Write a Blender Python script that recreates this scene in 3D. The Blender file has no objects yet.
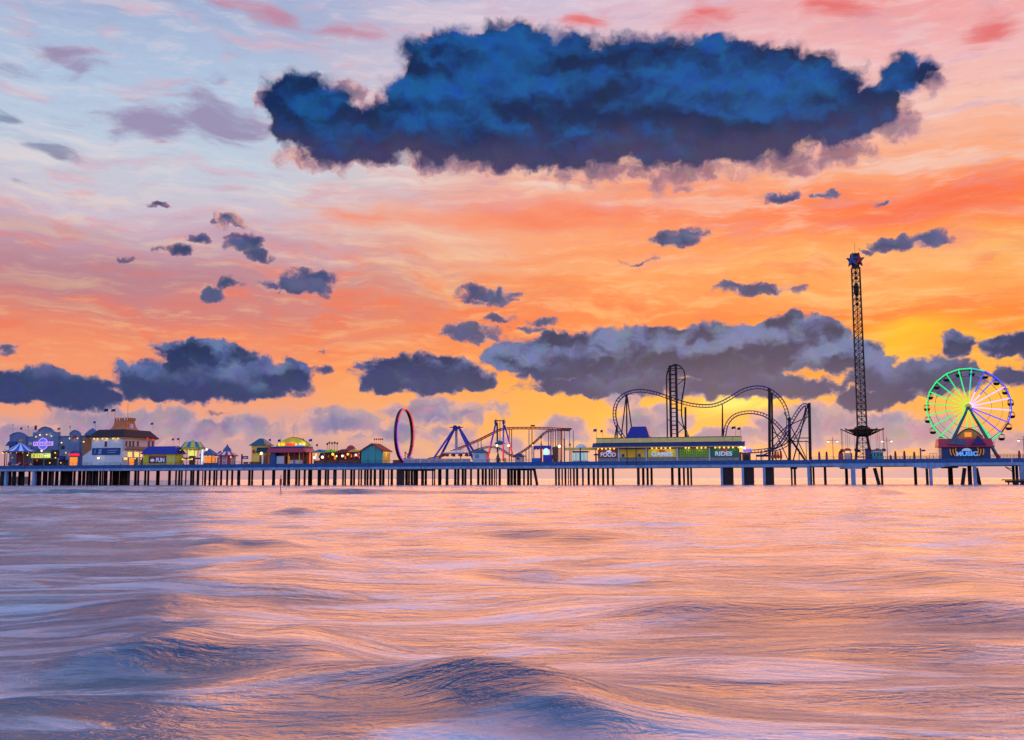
import bpy, bmesh, math, random
import numpy as np
from mathutils import Vector, Matrix, Euler
random.seed(7); R = math.radians
scene = bpy.context.scene
COL = scene.collection

# ------------------------------------------------------------------ colours
def lin(c):
    return tuple(((v/255.)/12.92 if v/255. <= .04045 else ((v/255.+.055)/1.055)**2.4) for v in c)

# ------------------------------------------------------------------ camera
FPX, CX, CY, CAMZ = 995.0, 512.0, 370.0, 2.1
PITCH, ROLL = R(6.25), R(-0.15)
cam_d = bpy.data.cameras.new('camera'); cam = bpy.data.objects.new('camera', cam_d); COL.objects.link(cam)
cam_d.sensor_fit = 'HORIZONTAL'; cam_d.sensor_width = 36; cam_d.lens = FPX/1024*36
cam_d.clip_start = .1; cam_d.clip_end = 60000
CROT = Matrix.Rotation(R(90)+PITCH, 3, 'X') @ Matrix.Rotation(ROLL, 3, 'Z')
cam.matrix_world = Matrix.Translation((0, 0, CAMZ)) @ CROT.to_4x4()
scene.camera = cam
def ray(px, py):
    return (CROT @ Vector(((px-CX)/FPX, -(py-CY)/FPX, -1))).normalized()
def azel(px, py):
    d = ray(px, py); return math.degrees(math.atan2(d.x, d.y)), math.degrees(math.asin(d.z))

# ------------------------------------------------------------------ the pier's own axes: s along it, t away from the viewer, z up
TH = R(-15.5); US = Vector((math.cos(TH), math.sin(TH), 0)); UT = Vector((-math.sin(TH), math.cos(TH), 0))
O0 = Vector((0, 342.8, 0))
def pt(px, py, t=0.):
    """survey a point of the photograph on the vertical plane t metres behind the pier's front edge"""
    d = ray(px, py); o = Vector((0, 0, CAMZ)) - O0
    k = (t - o.dot(UT))/d.dot(UT); p = o + d*k
    return Vector((p.dot(US), t, p.z))
def mpp(px, t=0.):
    return (pt(px+1, 460, t)-pt(px, 460, t)).x
def world(p): return O0 + US*p.x + UT*p.y + Vector((0, 0, p.z))
DECK = 6.6

# ------------------------------------------------------------------ mesh builder (pier axes)
class MB:
    def __init__(s): s.v = []; s.f = []; s.smooth = False
    def add(s, vs, fs):
        n = len(s.v); s.v += [Vector(v) for v in vs]; s.f += [tuple(i+n for i in f) for f in fs]; return s
    def box(s, x0, x1, y0, y1, z0, z1):
        if x0 > x1: x0, x1 = x1, x0
        if y0 > y1: y0, y1 = y1, y0
        if z0 > z1: z0, z1 = z1, z0
        v = [(x, y, z) for z in (z0, z1) for y in (y0, y1) for x in (x0, x1)]
        return s.add(v, [(0,2,3,1),(4,5,7,6),(0,1,5,4),(1,3,7,5),(3,2,6,7),(2,0,4,6)])
    def tube(s, pts, r, n=6, cap=True, r2=None):
        pts = [Vector(p) for p in pts]; rings = []; N = len(pts)
        for i, p in enumerate(pts):
            d = (pts[min(i+1, N-1)]-pts[max(i-1, 0)]).normalized()
            a = Vector((0, 0, 1)) if abs(d.z) < .9 else Vector((0, 1, 0))
            u = d.cross(a).normalized(); w = u.cross(d)
            rr = r if r2 is None else r+(r2-r)*i/max(N-1, 1)
            rings.append([p+(u*math.cos(2*math.pi*(k+.5)/n)+w*math.sin(2*math.pi*(k+.5)/n))*rr for k in range(n)])
        vs = [v for g in rings for v in g]; fs = []
        for i in range(N-1):
            for k in range(n):
                a = i*n+k; b = i*n+(k+1) % n; fs.append((a, b, b+n, a+n))
        if cap: fs += [tuple(range(n)), tuple(range((N-1)*n, N*n))[::-1]]
        return s.add(vs, fs)
    def bar(s, a, b, w, h=None):      # square bar
        return s.tube([a, b], w*.7071, 4)
    def prism(s, pts, y0, y1):         # outline in (x,z), extruded along y
        n = len(pts)
        vs = [(x, y0, z) for x, z in pts]+[(x, y1, z) for x, z in pts]
        fs = [tuple(range(n)), tuple(range(n, 2*n))[::-1]]+[(i, i+n, (i+1) % n+n, (i+1) % n) for i in range(n)]
        return s.add(vs, fs)
    def prism_x(s, pts, x0, x1):       # outline in (y,z), extruded along x
        n = len(pts)
        vs = [(x0, y, z) for y, z in pts]+[(x1, y, z) for y, z in pts]
        fs = [tuple(range(n)), tuple(range(n, 2*n))[::-1]]+[(i, i+n, (i+1) % n+n, (i+1) % n) for i in range(n)]
        return s.add(vs, fs)
    def hip(s, x0, x1, y0, y1, z0, z1, ins_x, ins_y, eave=.18):
        v = [(x0,y0,z0),(x1,y0,z0),(x1,y1,z0),(x0,y1,z0),
             (x0,y0,z0+eave),(x1,y0,z0+eave),(x1,y1,z0+eave),(x0,y1,z0+eave),
             (x0+ins_x,y0+ins_y,z1),(x1-ins_x,y0+ins_y,z1),(x1-ins_x,y1-ins_y,z1),(x0+ins_x,y1-ins_y,z1)]
        return s.add(v, [(3,2,1,0),(0,1,5,4),(1,2,6,5),(2,3,7,6),(3,0,4,7),(4,5,9,8),(5,6,10,9),(6,7,11,10),(7,4,8,11),(8,9,10,11)])
    def lathe(s, c, prof, n=16, wedge=None):   # prof: (r,z); wedge: (k0,step) picks every other gore
        c = Vector(c); vs = []; fs = []; m = len(prof)
        for k in range(n):
            a = 2*math.pi*k/n
            vs += [c+Vector((r*math.cos(a), r*math.sin(a), z)) for r, z in prof]
        for k in range(n):
            if wedge is not None and k % 2 != wedge: continue
            for i in range(m-1):
                a = k*m+i; b = ((k+1) % n)*m+i; fs.append((a, b, b+1, a+1))
        return s.add(vs, fs)
    def ball(s, c, rx, ry=None, rz=None, n=8, m=5):
        ry = ry or rx; rz = rz or rx; c = Vector(c)
        vs = [c+Vector((0, 0, -rz))]
        for j in range(1, m):
            p = -math.pi/2+math.pi*j/m
            vs += [c+Vector((rx*math.cos(p)*math.cos(2*math.pi*k/n), ry*math.cos(p)*math.sin(2*math.pi*k/n), rz*math.sin(p))) for k in range(n)]
        vs.append(c+Vector((0, 0, rz))); fs = []; top = len(vs)-1
        for k in range(n):
            fs.append((0, 1+(k+1) % n, 1+k)); fs.append((top, top-n+k, top-n+(k+1) % n))
            for j in range(m-2):
                a = 1+j*n+k; b = 1+j*n+(k+1) % n; fs.append((a, b, b+n, a+n))
        return s.add(vs, fs)
    def sheet(s, grid):                # grid[j][i] of points
        h = len(grid); w = len(grid[0])
        return s.add([p for r_ in grid for p in r_], [(j*w+i, j*w+i+1, (j+1)*w+i+1, (j+1)*w+i) for j in range(h-1) for i in range(w-1)])
    def build(s, name, m, parent, smooth=False):
        o = parent.get('_o'); o = Vector(o) if o is not None else Vector((0, 0, 0))
        me = bpy.data.meshes.new(name); me.from_pydata([tuple(v-o) for v in s.v], [], s.f); me.update()
        bm = bmesh.new(); bm.from_mesh(me); bmesh.ops.recalc_face_normals(bm, faces=bm.faces); bm.to_mesh(me); bm.free()
        if smooth: me.polygons.foreach_set('use_smooth', [True]*len(me.polygons))
        me.materials.append(m)
        ob = bpy.data.objects.new(name, me); COL.objects.link(ob); ob.parent = parent if parent.type != 'SCENE' else None
        ob['_o'] = tuple(o)
        return ob
def thing(name, label, cat, origin, group=None):
    e = bpy.data.objects.new(name, None); COL.objects.link(e)
    e.location = world(origin); e.rotation_euler = (0, 0, TH); e.empty_display_size = .5
    e['_o'] = tuple(origin); e['label'] = label; e['category'] = cat
    if group: e['group'] = group
    return e
def tag_top(o, label=None, cat=None, group=None, kind=None):
    for k, v in (('label', label), ('category', cat), ('group', group), ('kind', kind)):
        if v: o[k] = v
FONT_CACHE = {}
def text_mesh(word, parent, name, m, x0, x1, z0, z1, y, depth=.05, bold=.0):
    """raised lettering filling the rectangle x0..x1, z0..z1 on the plane y"""
    cu = bpy.data.curves.new('lettering', 'FONT'); cu.body = word; cu.extrude = .02; cu.offset = bold
    tmp = bpy.data.objects.new('tmp', cu); COL.objects.link(tmp); bpy.context.view_layer.update()
    me = bpy.data.meshes.new_from_object(tmp); bpy.data.objects.remove(tmp); bpy.data.curves.remove(cu)
    me.name = name
    co = np.empty(len(me.vertices)*3); me.vertices.foreach_get('co', co); co = co.reshape(-1, 3)
    mn, mx = co.min(0), co.max(0); o = parent.get('_o')
    out = np.empty_like(co)
    out[:, 0] = x0+(co[:, 0]-mn[0])/(mx[0]-mn[0])*(x1-x0)-o[0]
    out[:, 2] = z0+(co[:, 1]-mn[1])/(mx[1]-mn[1])*(z1-z0)-o[2]
    out[:, 1] = y-depth*(co[:, 2]-mn[2])/max(mx[2]-mn[2], 1e-6)-o[1]
    me.vertices.foreach_set('co', out.ravel()); me.update(); me.materials.clear(); me.materials.append(m)
    ob = bpy.data.objects.new(name, me); COL.objects.link(ob); ob.parent = parent; ob['_o'] = tuple(o)
    return ob

# ------------------------------------------------------------------ materials
MATS = {}
def mat(name, c, rough=.6, metal=0., var=.22, scale=1.2, bump=.0, emit=0., ecol=None, stretch=(1, 1, 1)):
    """procedural paint / timber / metal: weathering noise in the colour and roughness, c in 0-255"""
    if name in MATS: return MATS[name]
    m = bpy.data.materials.new(name); m.use_nodes = True; nt = m.node_tree; b = nt.nodes['Principled BSDF']
    L = lin(c); tc = nt.nodes.new('ShaderNodeTexCoord'); mp = nt.nodes.new('ShaderNodeMapping'); mp.inputs['Scale'].default_value = stretch
    nt.links.new(tc.outputs['Object'], mp.inputs[0])
    no = nt.nodes.new('ShaderNodeTexNoise'); no.inputs['Scale'].default_value = scale; no.inputs['Detail'].default_value = 6; no.inputs['Roughness'].default_value = .65
    nt.links.new(mp.outputs[0], no.inputs['Vector'])
    cr = nt.nodes.new('ShaderNodeValToRGB'); e = cr.color_ramp.elements
    e[0].position = .3; e[1].position = .7
    e[0].color = tuple(v*(1-var) for v in L)+(1,); e[1].color = tuple(min(1, v*(1+var*.6)) for v in L)+(1,)
    nt.links.new(no.outputs['Fac'], cr.inputs[0]); nt.links.new(cr.outputs[0], b.inputs['Base Color'])
    b.inputs['Roughness'].default_value = rough; b.inputs['Metallic'].default_value = metal
    if emit:
        b.inputs['Emission Color'].default_value = lin(ecol or c)+(1,); b.inputs['Emission Strength'].default_value = emit
    if bump:
        bp = nt.nodes.new('ShaderNodeBump'); bp.inputs['Strength'].default_value = bump; bp.inputs['Distance'].default_value = .05
        nt.links.new(no.outputs['Fac'], bp.inputs['Height']); nt.links.new(bp.outputs[0], b.inputs['Normal'])
    MATS[name] = m; return m
def glow(name, c, k): return mat(name, c, .5, emit=k, ecol=c, var=.05)
# ------------------------------------------------------------------ sky: sunset gradient, streaks and cloud banks in azimuth / elevation
wd = bpy.data.worlds.new('World'); scene.world = wd; wd.use_nodes = True
WT = wd.node_tree; WT.nodes.clear(); WL = WT.links
class E:
    """tiny expression wrapper round world nodes"""
    def __init__(s, sock): s.s = sock
    def __add__(a, b): return mth('ADD', a, b)
    def __sub__(a, b): return mth('SUBTRACT', a, b)
    def __mul__(a, b): return mth('MULTIPLY', a, b)
    def __rsub__(a, b): return mth('SUBTRACT', b, a)
    __radd__ = __add__; __rmul__ = __mul__
def sset(inp, v):
    if isinstance(v, E): WL.new(v.s, inp)
    else: inp.default_value = v
def mth(op, a, b=None, c=None, clamp=False):
    n = WT.nodes.new('ShaderNodeMath'); n.operation = op; n.use_clamp = clamp
    sset(n.inputs[0], a)
    if b is not None: sset(n.inputs[1], b)
    if c is not None: sset(n.inputs[2], c)
    return E(n.outputs[0])
def vm(op, a, b=None, c=None, out=0):
    n = WT.nodes.new('ShaderNodeVectorMath'); n.operation = op
    sset(n.inputs[0], a)
    if b is not None: sset(n.inputs[1], b)
    if c is not None: sset(n.inputs[2], c)
    return E(n.outputs[out])
def length(a): return vm('LENGTH', a, out=1)
def noise(vec, scale, detail=6, rough=.55, color=False, dist=0.):
    n = WT.nodes.new('ShaderNodeTexNoise'); n.noise_dimensions = '2D'
    sset(n.inputs['Vector'], vec); n.inputs['Scale'].default_value = scale; n.inputs['Detail'].default_value = detail
    n.inputs['Roughness'].default_value = rough; n.inputs['Distortion'].default_value = dist
    return E(n.outputs['Color' if color else 'Fac'])
def sstep(x, a, b):
    n = WT.nodes.new('ShaderNodeMapRange'); n.interpolation_type = 'SMOOTHSTEP'
    sset(n.inputs[0], x); n.inputs[1].default_value = a; n.inputs[2].default_value = b
    return E(n.outputs[0])
def mixc(f, a, b, mode='MIX'):
    n = WT.nodes.new('ShaderNodeMix'); n.data_type = 'RGBA'; n.blend_type = mode
    sset(n.inputs[0], f)
    for i, v in ((6, a), (7, b)):
        sset(n.inputs[i], v if isinstance(v, E) else lin(v)+(1,))
    return E(n.outputs[2])
def ramp(x, stops):
    n = WT.nodes.new('ShaderNodeValToRGB'); el = n.color_ramp.elements
    while len(el) > 1: el.remove(el[-1])
    for i, (p, c) in enumerate(stops):
        e = el[0] if i == 0 else el.new(p)
        e.position = p; e.color = lin(c)+(1,)
    sset(n.inputs[0], x); return E(n.outputs[0])

tc = WT.nodes.new('ShaderNodeTexCoord'); D = vm('NORMALIZE', E(tc.outputs['Generated']))
sp = WT.nodes.new('ShaderNodeSeparateXYZ'); WL.new(D.s, sp.inputs[0])
X, Y, Z = (E(o) for o in sp.outputs)
AZ = mth('ARCTAN2', X, Y)*57.29578; EL = mth('ARCSINE', Z)*57.29578
cb = WT.nodes.new('ShaderNodeCombineXYZ'); WL.new(AZ.s, cb.inputs[0]); WL.new(EL.s, cb.inputs[1]); P = E(cb.outputs[0])

def field(lst, Pv, soft=1.0):
    """union of ellipses given as they measure in the photo: (x, y, rx, ry); value in degrees above 0 inside"""
    acc = None
    for (x, y, rx, ry) in lst:
        a, e = azel(x, y); sx = rx/FPX*57.3*math.cos(R(a))**2*1.02; sy = ry/FPX*57.3*math.cos(R(a))
        m = soft*min(sy, 3.0)**.75
        q = vm('LENGTH', vm('MULTIPLY_ADD', Pv, (m/sx, m/sy, 0), (-a*m/sx, -e*m/sy, 0)), out=1)
        v = m - q
        acc = v if acc is None else mth('SMOOTH_MAX', acc, v, .25) if sy > 1.2 else mth('MAXIMUM', acc, v)
    return acc

# --- warps
W1 = vm('SUBTRACT', noise(vm('MULTIPLY', P, (.55, 1, 0)), .22, 3, .5, True), (.5, .5, .5))
Pw = vm('ADD', P, vm('MULTIPLY', W1, (5.0, 2.4, 0)))                 # broad, for the gradient and streaks
W2 = vm('SUBTRACT', noise(P, .8, 3, .55, True), (.5, .5, .5))
Pc = vm('ADD', P, vm('MULTIPLY', W2, (1.3, 1.0, 0)))                  # fine, for cloud outlines
# --- base gradient, three azimuths
st = noise(vm('MULTIPLY', Pw, (.10, .75, 0)), 1.0, 8, .6)            # long thin streaks
st2 = noise(vm('MULTIPLY', vm('ADD', Pw, (31, 17, 0)), (.22, .9, 0)), 1.0, 8, .62)
spw = WT.nodes.new('ShaderNodeSeparateXYZ'); WL.new(Pw.s, spw.inputs[0])
ELw = E(spw.outputs[1]) + (st-.5)*3.2
def ys(lst, px):      # (photo y, colour) -> ramp stops
    out = []
    for y, c in lst:
        out.append(((azel(px, y)[1]+3)/60, c))
    out.sort(key=lambda q: q[0]); return out
def uel(): return mth('MULTIPLY_ADD', ELw, 1/60, 3/60, clamp=True)
U = uel()
HI = [(-500, (96, 132, 186)), (-200, (128, 158, 200))]; HM = [(-500, (140, 140, 186)), (-200, (196, 166, 190))]; HR = [(-500, (120, 130, 184)), (-200, (224, 156, 164))]
left = ramp(U, ys(HI+[(-10, (162, 178, 212)), (70, (176, 196, 222)), (150, (192, 204, 220)), (205, (205, 190, 205)), (235, (196, 160, 178)), (270, (190, 135, 146)), (305, (214, 128, 120)), (335, (240, 140, 104)), (375, (244, 150, 108)), (412, (238, 160, 130)), (435, (200, 158, 166)), (472, (196, 150, 160))], 40))
mid = ramp(U, ys(HM+[(-10, (206, 190, 212)), (50, (226, 192, 204)), (120, (238, 186, 176)), (170, (244, 184, 152)), (212, (246, 140, 104)), (240, (250, 152, 100)), (275, (250, 158, 96)), (310, (250, 134, 74)), (345, (250, 140, 74)), (385, (255, 168, 66)), (425, (255, 178, 84)), (450, (246, 180, 118)), (472, (208, 166, 170))], 500))
right = ramp(U, ys(HR+[(-10, (240, 158, 156)), (50, (240, 184, 184)), (110, (246, 190, 172)), (160, (250, 164, 118)), (200, (252, 118, 70)), (228, (252, 140, 76)), (255, (250, 176, 100)), (285, (250, 160, 84)), (312, (252, 132, 56)), (345, (255, 176, 40)), (380, (254, 158, 60)), (420, (252, 168, 92)), (447, (242, 172, 112)), (472, (208, 164, 170))], 940))
AZw = AZ + (st2-.5)*14
f1 = sstep(AZw, -18, 6); f2 = sstep(AZw, 2, 23)
sky = mixc(f2, mixc(f1, left, mid), right)
# --- cirrus streaks: lighter and redder bands
hi_band = sstep(EL, 3, 9)
sky = mixc(sstep(st, .52, .72)*.42*hi_band, sky, mixc(sstep(EL, 9, 19), (255, 206, 132), (236, 214, 216)))
sky = mixc(sstep(st2, .50, .70)*.45*hi_band, sky, mixc(sstep(EL, 10, 18), (248, 112, 70), (216, 168, 186)))
st3 = noise(vm('MULTIPLY', vm('ADD', P, vm('MULTIPLY', W1, (2.5, 1.2, 0))), (.28, 1.5, 0)), 1.0, 9, .68)        # fine mackerel ripples
sky = mixc(sstep(st3, .50, .68)*.26*hi_band, sky, mixc(sstep(EL, 9, 20), (255, 214, 150), (238, 220, 222)))
sky = mixc(sstep(st3, .46, .32)*.18*hi_band, sky, mixc(sstep(EL, 10, 20), (222, 104, 84), (160, 146, 180)))
# --- broad soft patches
def patch(lst, lo=-.1, hi=.9, Pv=None, nz=1.0, n=None):
    f = field(lst, Pv or Pw)
    return sstep(f + ((n or st)-.5)*(2*nz), lo, hi)
sky = mixc(patch([(540, 216, 130, 17), (940, 208, 130, 17), (380, 222, 90, 10)], nz=1.2)*.75, sky, (246, 106, 72))
sky = mixc(patch([(90, 275, 150, 34), (60, 230, 120, 14)], nz=1.2)*.4, sky, (176, 124, 140))
sky = mixc(patch([(700, 12, 34, 13), (832, 8, 46, 15), (998, 22, 42, 20), (600, 20, 30, 10)], nz=1.0, n=st2)*.95, sky, (228, 112, 112))
sky = mixc(patch([(282, 20, 34, 14), (235, 8, 40, 10), (345, 34, 60, 10)], nz=.9, n=st2)*.9, sky, (190, 132, 158))
sky = mixc(patch([(150, 122, 110, 16), (212, 118, 48, 26), (64, 55, 40, 10), (95, 70, 26, 13), (20, 60, 40, 10), (225, 86, 24, 8)], nz=1.3, n=st2)*.9, sky, (150, 138, 174))
sky = mixc(patch([(12, 118, 26, 12), (45, 148, 24, 8), (8, 185, 20, 8), (115, 205, 26, 4)], lo=0, hi=.6, nz=1.0, n=st2)*.7, sky, (104, 122, 156))
sky = mixc(patch([(470, 232, 230, 30), (620, 262, 190, 18), (880, 262, 120, 16)], nz=1.6)*.25, sky, (252, 190, 136))
# --- where the sun is going down
sky = mixc(patch([(915, 330, 66, 30), (880, 345, 60, 16)], lo=-.1, hi=1.5, nz=1.5)*.65, sky, (255, 200, 28))
sky = mixc(patch([(745, 404, 120, 26), (640, 408, 60, 20), (800, 400, 60, 16), (968, 405, 60, 26)], lo=-.2, hi=1.3, nz=1.1)*.85, sky, (255, 194, 66))
sky = mixc(patch([(730, 409, 44, 14), (758, 412, 30, 10), (655, 428, 20, 8)], lo=-.1, hi=.9, nz=.9)*.9, sky, (255, 236, 120))

# --- clouds
PcA = vm('MULTIPLY', Pc, (.85, 1, 0))
nA = noise(PcA, .62, 9, .54)
nB = noise(vm('ADD', PcA, (.40, -.48, 0)), .62, 5, .56)
nC = noise(vm('MULTIPLY', Pc, (.55, 1, 0)), .42, 4, .5)
nD = noise(vm('ADD', vm('MULTIPLY', Pc, (.55, 1, 0)), (.1, .75, 0)), .42, 4, .5)
grain = vm('MULTIPLY_ADD', noise(PcA, 1.1, 7, .62, True, .3), (1.1, .9, .7), (.45, .55, .65))
lit = (nB-nA)                                                         # facets turned to the low sun
fold = (nC-nD)                                                        # billow tops against the folds below them
nS = noise(vm('MULTIPLY', Pc, (.35, 1, 0)), 1.1, 5, .6)               # ragged streaks along the wind
def bank(sky, lst, thin, core, top, low, k=1.9, lo=.0, hi=.42, soft=2., opac=1., y_top=0, y_bot=100, px=512, litk=1.0, rim=(248, 178, 150), tk=1.3, lk=1.0, ks=.6, kb=1.0, hl=None):
    f = field(lst, Pc, soft)
    d = f + (nA-.5)*k + (nS-.5)*ks
    a = sstep(d, lo, hi)
    if opac < 1: a = a*opac
    thick = sstep(d, lo+.02, lo+tk)
    eb, et = azel(px, y_bot)[1], azel(px, y_top)[1]
    vert = sstep(EL + (nC-.5)*3.0 + (nA-.5)*1.5, eb, et)
    bl = fold*(1.5*kb)+lit*.8*lk+(nA-.5)*.35
    if hl: bl = bl + patch(hl, -.6, 1.6, Pc, .6, nC)*.34 - .14
    bil = sstep(bl, -.28, .34)
    c = mixc(vert, low, mixc(bil, core, top))
    c = mixc(thick, thin, vm('MULTIPLY', c, grain))
    edge = sstep(lit, .0, .14)*(1-thick)*litk
    c = mixc(edge*.75, c, rim)
    return mixc(a, sky, c)
# far low lavender bank
sky = bank(sky, [(130, 428, 110, 22), (225, 428, 70, 15), (40, 436, 90, 16), (335, 424, 62, 14), (440, 412, 64, 15), (400, 434, 80, 12), (500, 446, 70, 10),
                 (560, 430, 34, 15), (650, 424, 48, 18), (740, 436, 70, 12), (800, 426, 60, 24), (880, 432, 80, 24), (985, 440, 70, 16), (620, 400, 20, 14), (700, 392, 40, 8)],
           (196, 158, 164), (124, 122, 164), (164, 144, 168), (186, 150, 168), k=2.0, lo=-.1, hi=.5, y_top=418, y_bot=462, px=500, opac=.95)
# slate banks over the horizon
SL = dict(k=2.1, lo=.0, hi=.46, tk=.7, px=500, ks=.8, litk=.35)
sky = bank(sky, [(50, 388, 80, 24), (2, 388, 36, 20), (112, 396, 30, 11), (206, 357, 62, 19), (172, 350, 28, 10), (216, 380, 106, 26), (246, 366, 44, 16), (292, 377, 28, 16), (156, 388, 46, 18), (420, 376, 78, 20), (440, 366, 46, 15), (390, 386, 44, 10), (500, 357, 30, 13),
                 (560, 358, 76, 28), (640, 356, 90, 34), (720, 354, 84, 34), (795, 344, 66, 32), (838, 354, 44, 22), (620, 384, 120, 14), (744, 386, 96, 16), (806, 390, 50, 12), (890, 376, 58, 20), (880, 398, 56, 14), (940, 378, 46, 20),
                 (958, 346, 20, 15), (1008, 346, 34, 17), (1012, 374, 28, 14), (1060, 352, 50, 28), (-40, 384, 60, 26)],
           (104, 104, 152), (20, 42, 94), (98, 116, 166), (44, 58, 110), y_top=356, y_bot=392, kb=1.5, **SL)
# small dark puffs, drawn out along the wind
sky = bank(sky, [(228, 218, 18, 8), (246, 244, 22, 12), (256, 256, 16, 8), (208, 292, 20, 9), (232, 284, 16, 5), (298, 285, 48, 13), (312, 277, 30, 10), (122, 258, 13, 4), (158, 203, 15, 3), (178, 250, 20, 6), (200, 240, 16, 5), (486, 295, 32, 12), (476, 302, 18, 7), (464, 331, 28, 10), (474, 338, 18, 5),
                 (502, 318, 15, 4), (550, 322, 16, 5), (526, 328, 16, 4), (674, 239, 32, 11), (692, 232, 22, 7), (762, 289, 44, 6), (736, 286, 18, 5), (786, 198, 26, 6), (820, 194, 22, 4), (886, 204, 16, 4), (906, 244, 48, 10), (928, 240, 26, 9),
                 (868, 252, 18, 4), (4, 348, 14, 8), (325, 370, 12, 7), (318, 352, 14, 3), (222, 412, 18, 3), (640, 262, 26, 3)],
           (148, 112, 140), (44, 60, 108), (88, 96, 142), (82, 78, 116), k=2.3, lo=-.02, hi=.42, soft=2.3, y_top=60, y_bot=600, px=500, ks=1.3, tk=.9)
# torn lavender shreds round the great cloud
sky = bank(sky, [(352, 92, 30, 12), (376, 112, 36, 20), (300, 152, 46, 14), (350, 160, 66, 16), (470, 164, 110, 16), (600, 170, 100, 16), (700, 170, 90, 18), (780, 160, 60, 20), (840, 148, 50, 22), (894, 118, 34, 28), (930, 84, 20, 18), (266, 96, 16, 16), (690, 190, 30, 8)],
           (206, 150, 160), (120, 92, 122), (158, 120, 146), (128, 92, 118), k=2.6, lo=.05, hi=.8, soft=1.5, opac=.85, y_top=120, y_bot=176, px=600, ks=1.2)
# the great blue cloud
sky = bank(sky, [(455, 70, 64, 46), (440, 104, 66, 44), (410, 128, 70, 34), (510, 56, 62, 36), (560, 92, 120, 58), (640, 90, 110, 54), (700, 72, 70, 40), (740, 96, 110, 54), (806, 98, 70, 46), (842, 114, 40, 36), (900, 76, 30, 24), (924, 74, 18, 14),
                 (880, 104, 34, 26), (298, 92, 42, 24), (288, 112, 28, 38), (326, 112, 34, 30), (336, 130, 60, 32), (384, 132, 62, 30), (430, 132, 60, 34), (700, 138, 175, 32), (560, 142, 160, 32), (350, 148, 76, 22)],
           (84, 86, 132), (4, 36, 84), (12, 84, 156), (60, 56, 98), k=2.0, lo=-.1, hi=1.05, soft=2.1, y_top=118, y_bot=166, px=600, litk=.7, tk=1.1, lk=.3, ks=.9, kb=.9, hl=[(500, 66, 90, 44), (430, 104, 60, 34), (700, 70, 130, 36), (800, 88, 60, 30), (320, 92, 40, 24), (900, 84, 30, 24)])
# --- afterglow opposite the sunset: clear dusk blue, paler and pinker low down
back = ramp(mth('MULTIPLY_ADD', EL, 1/93, 3/93, clamp=True), [(0, (150, 150, 185)), (.1, (176, 160, 190)), (.25, (150, 168, 210)), (.55, (110, 145, 200)), (1, (84, 120, 182))])
back = vm('MULTIPLY', back, (1.95, 1.85, 1.85))
up = sstep(EL, 25, 42)
sky = mixc(up, sky, vm('MULTIPLY', sky, (1.0, 1.35, 1.95)))
sky = mixc(sstep(Y, .30, -.35), sky, back)
sky = mixc(sstep(Z, -.02, -.12), sky, (60, 70, 90))
# --- physical twilight sky under it all
ns = WT.nodes.new('ShaderNodeTexSky'); ns.sky_type = 'NISHITA'; ns.sun_disc = False
SUN_AZ, SUN_EL = azel(735, 408)
ns.sun_elevation = R(SUN_EL); ns.sun_rotation = R(SUN_AZ)
bg1 = WT.nodes.new('ShaderNodeBackground'); WL.new(sky.s, bg1.inputs[0]); bg1.inputs[1].default_value = 1.0
bg2 = WT.nodes.new('ShaderNodeBackground'); WL.new(ns.outputs[0], bg2.inputs[0]); bg2.inputs[1].default_value = .004
ad = WT.nodes.new('ShaderNodeAddShader'); WL.new(bg1.outputs[0], ad.inputs[0]); WL.new(bg2.outputs[0], ad.inputs[1])
wo = WT.nodes.new('ShaderNodeOutputWorld'); WL.new(ad.outputs[0], wo.inputs[0])
wd.cycles.sampling_method = 'NONE'

sd = bpy.data.lights.new('sun', 'SUN'); sun = bpy.data.objects.new('sun', sd); COL.objects.link(sun)
sd.energy = 2.6; sd.angle = R(60); sd.color = (1, .36, .08)
sdir = Vector((math.sin(R(SUN_AZ))*math.cos(R(SUN_EL)), math.cos(R(SUN_AZ))*math.cos(R(SUN_EL)), math.sin(R(SUN_EL))))
sun.rotation_euler = sdir.to_track_quat('Z', 'Y').to_euler()
vs = scene.view_settings; vs.view_transform = 'Standard'; vs.look = 'None'; vs.exposure = 0; vs.gamma = 1; vs.use_curve_mapping = False
scene.display_settings.display_device = 'sRGB'

cy = scene.cycles; cy.max_bounces = 4; cy.diffuse_bounces = 2; cy.glossy_bounces = 3; cy.use_adaptive_sampling = True; cy.adaptive_threshold = .03; cy.sample_clamp_indirect = 4
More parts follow.
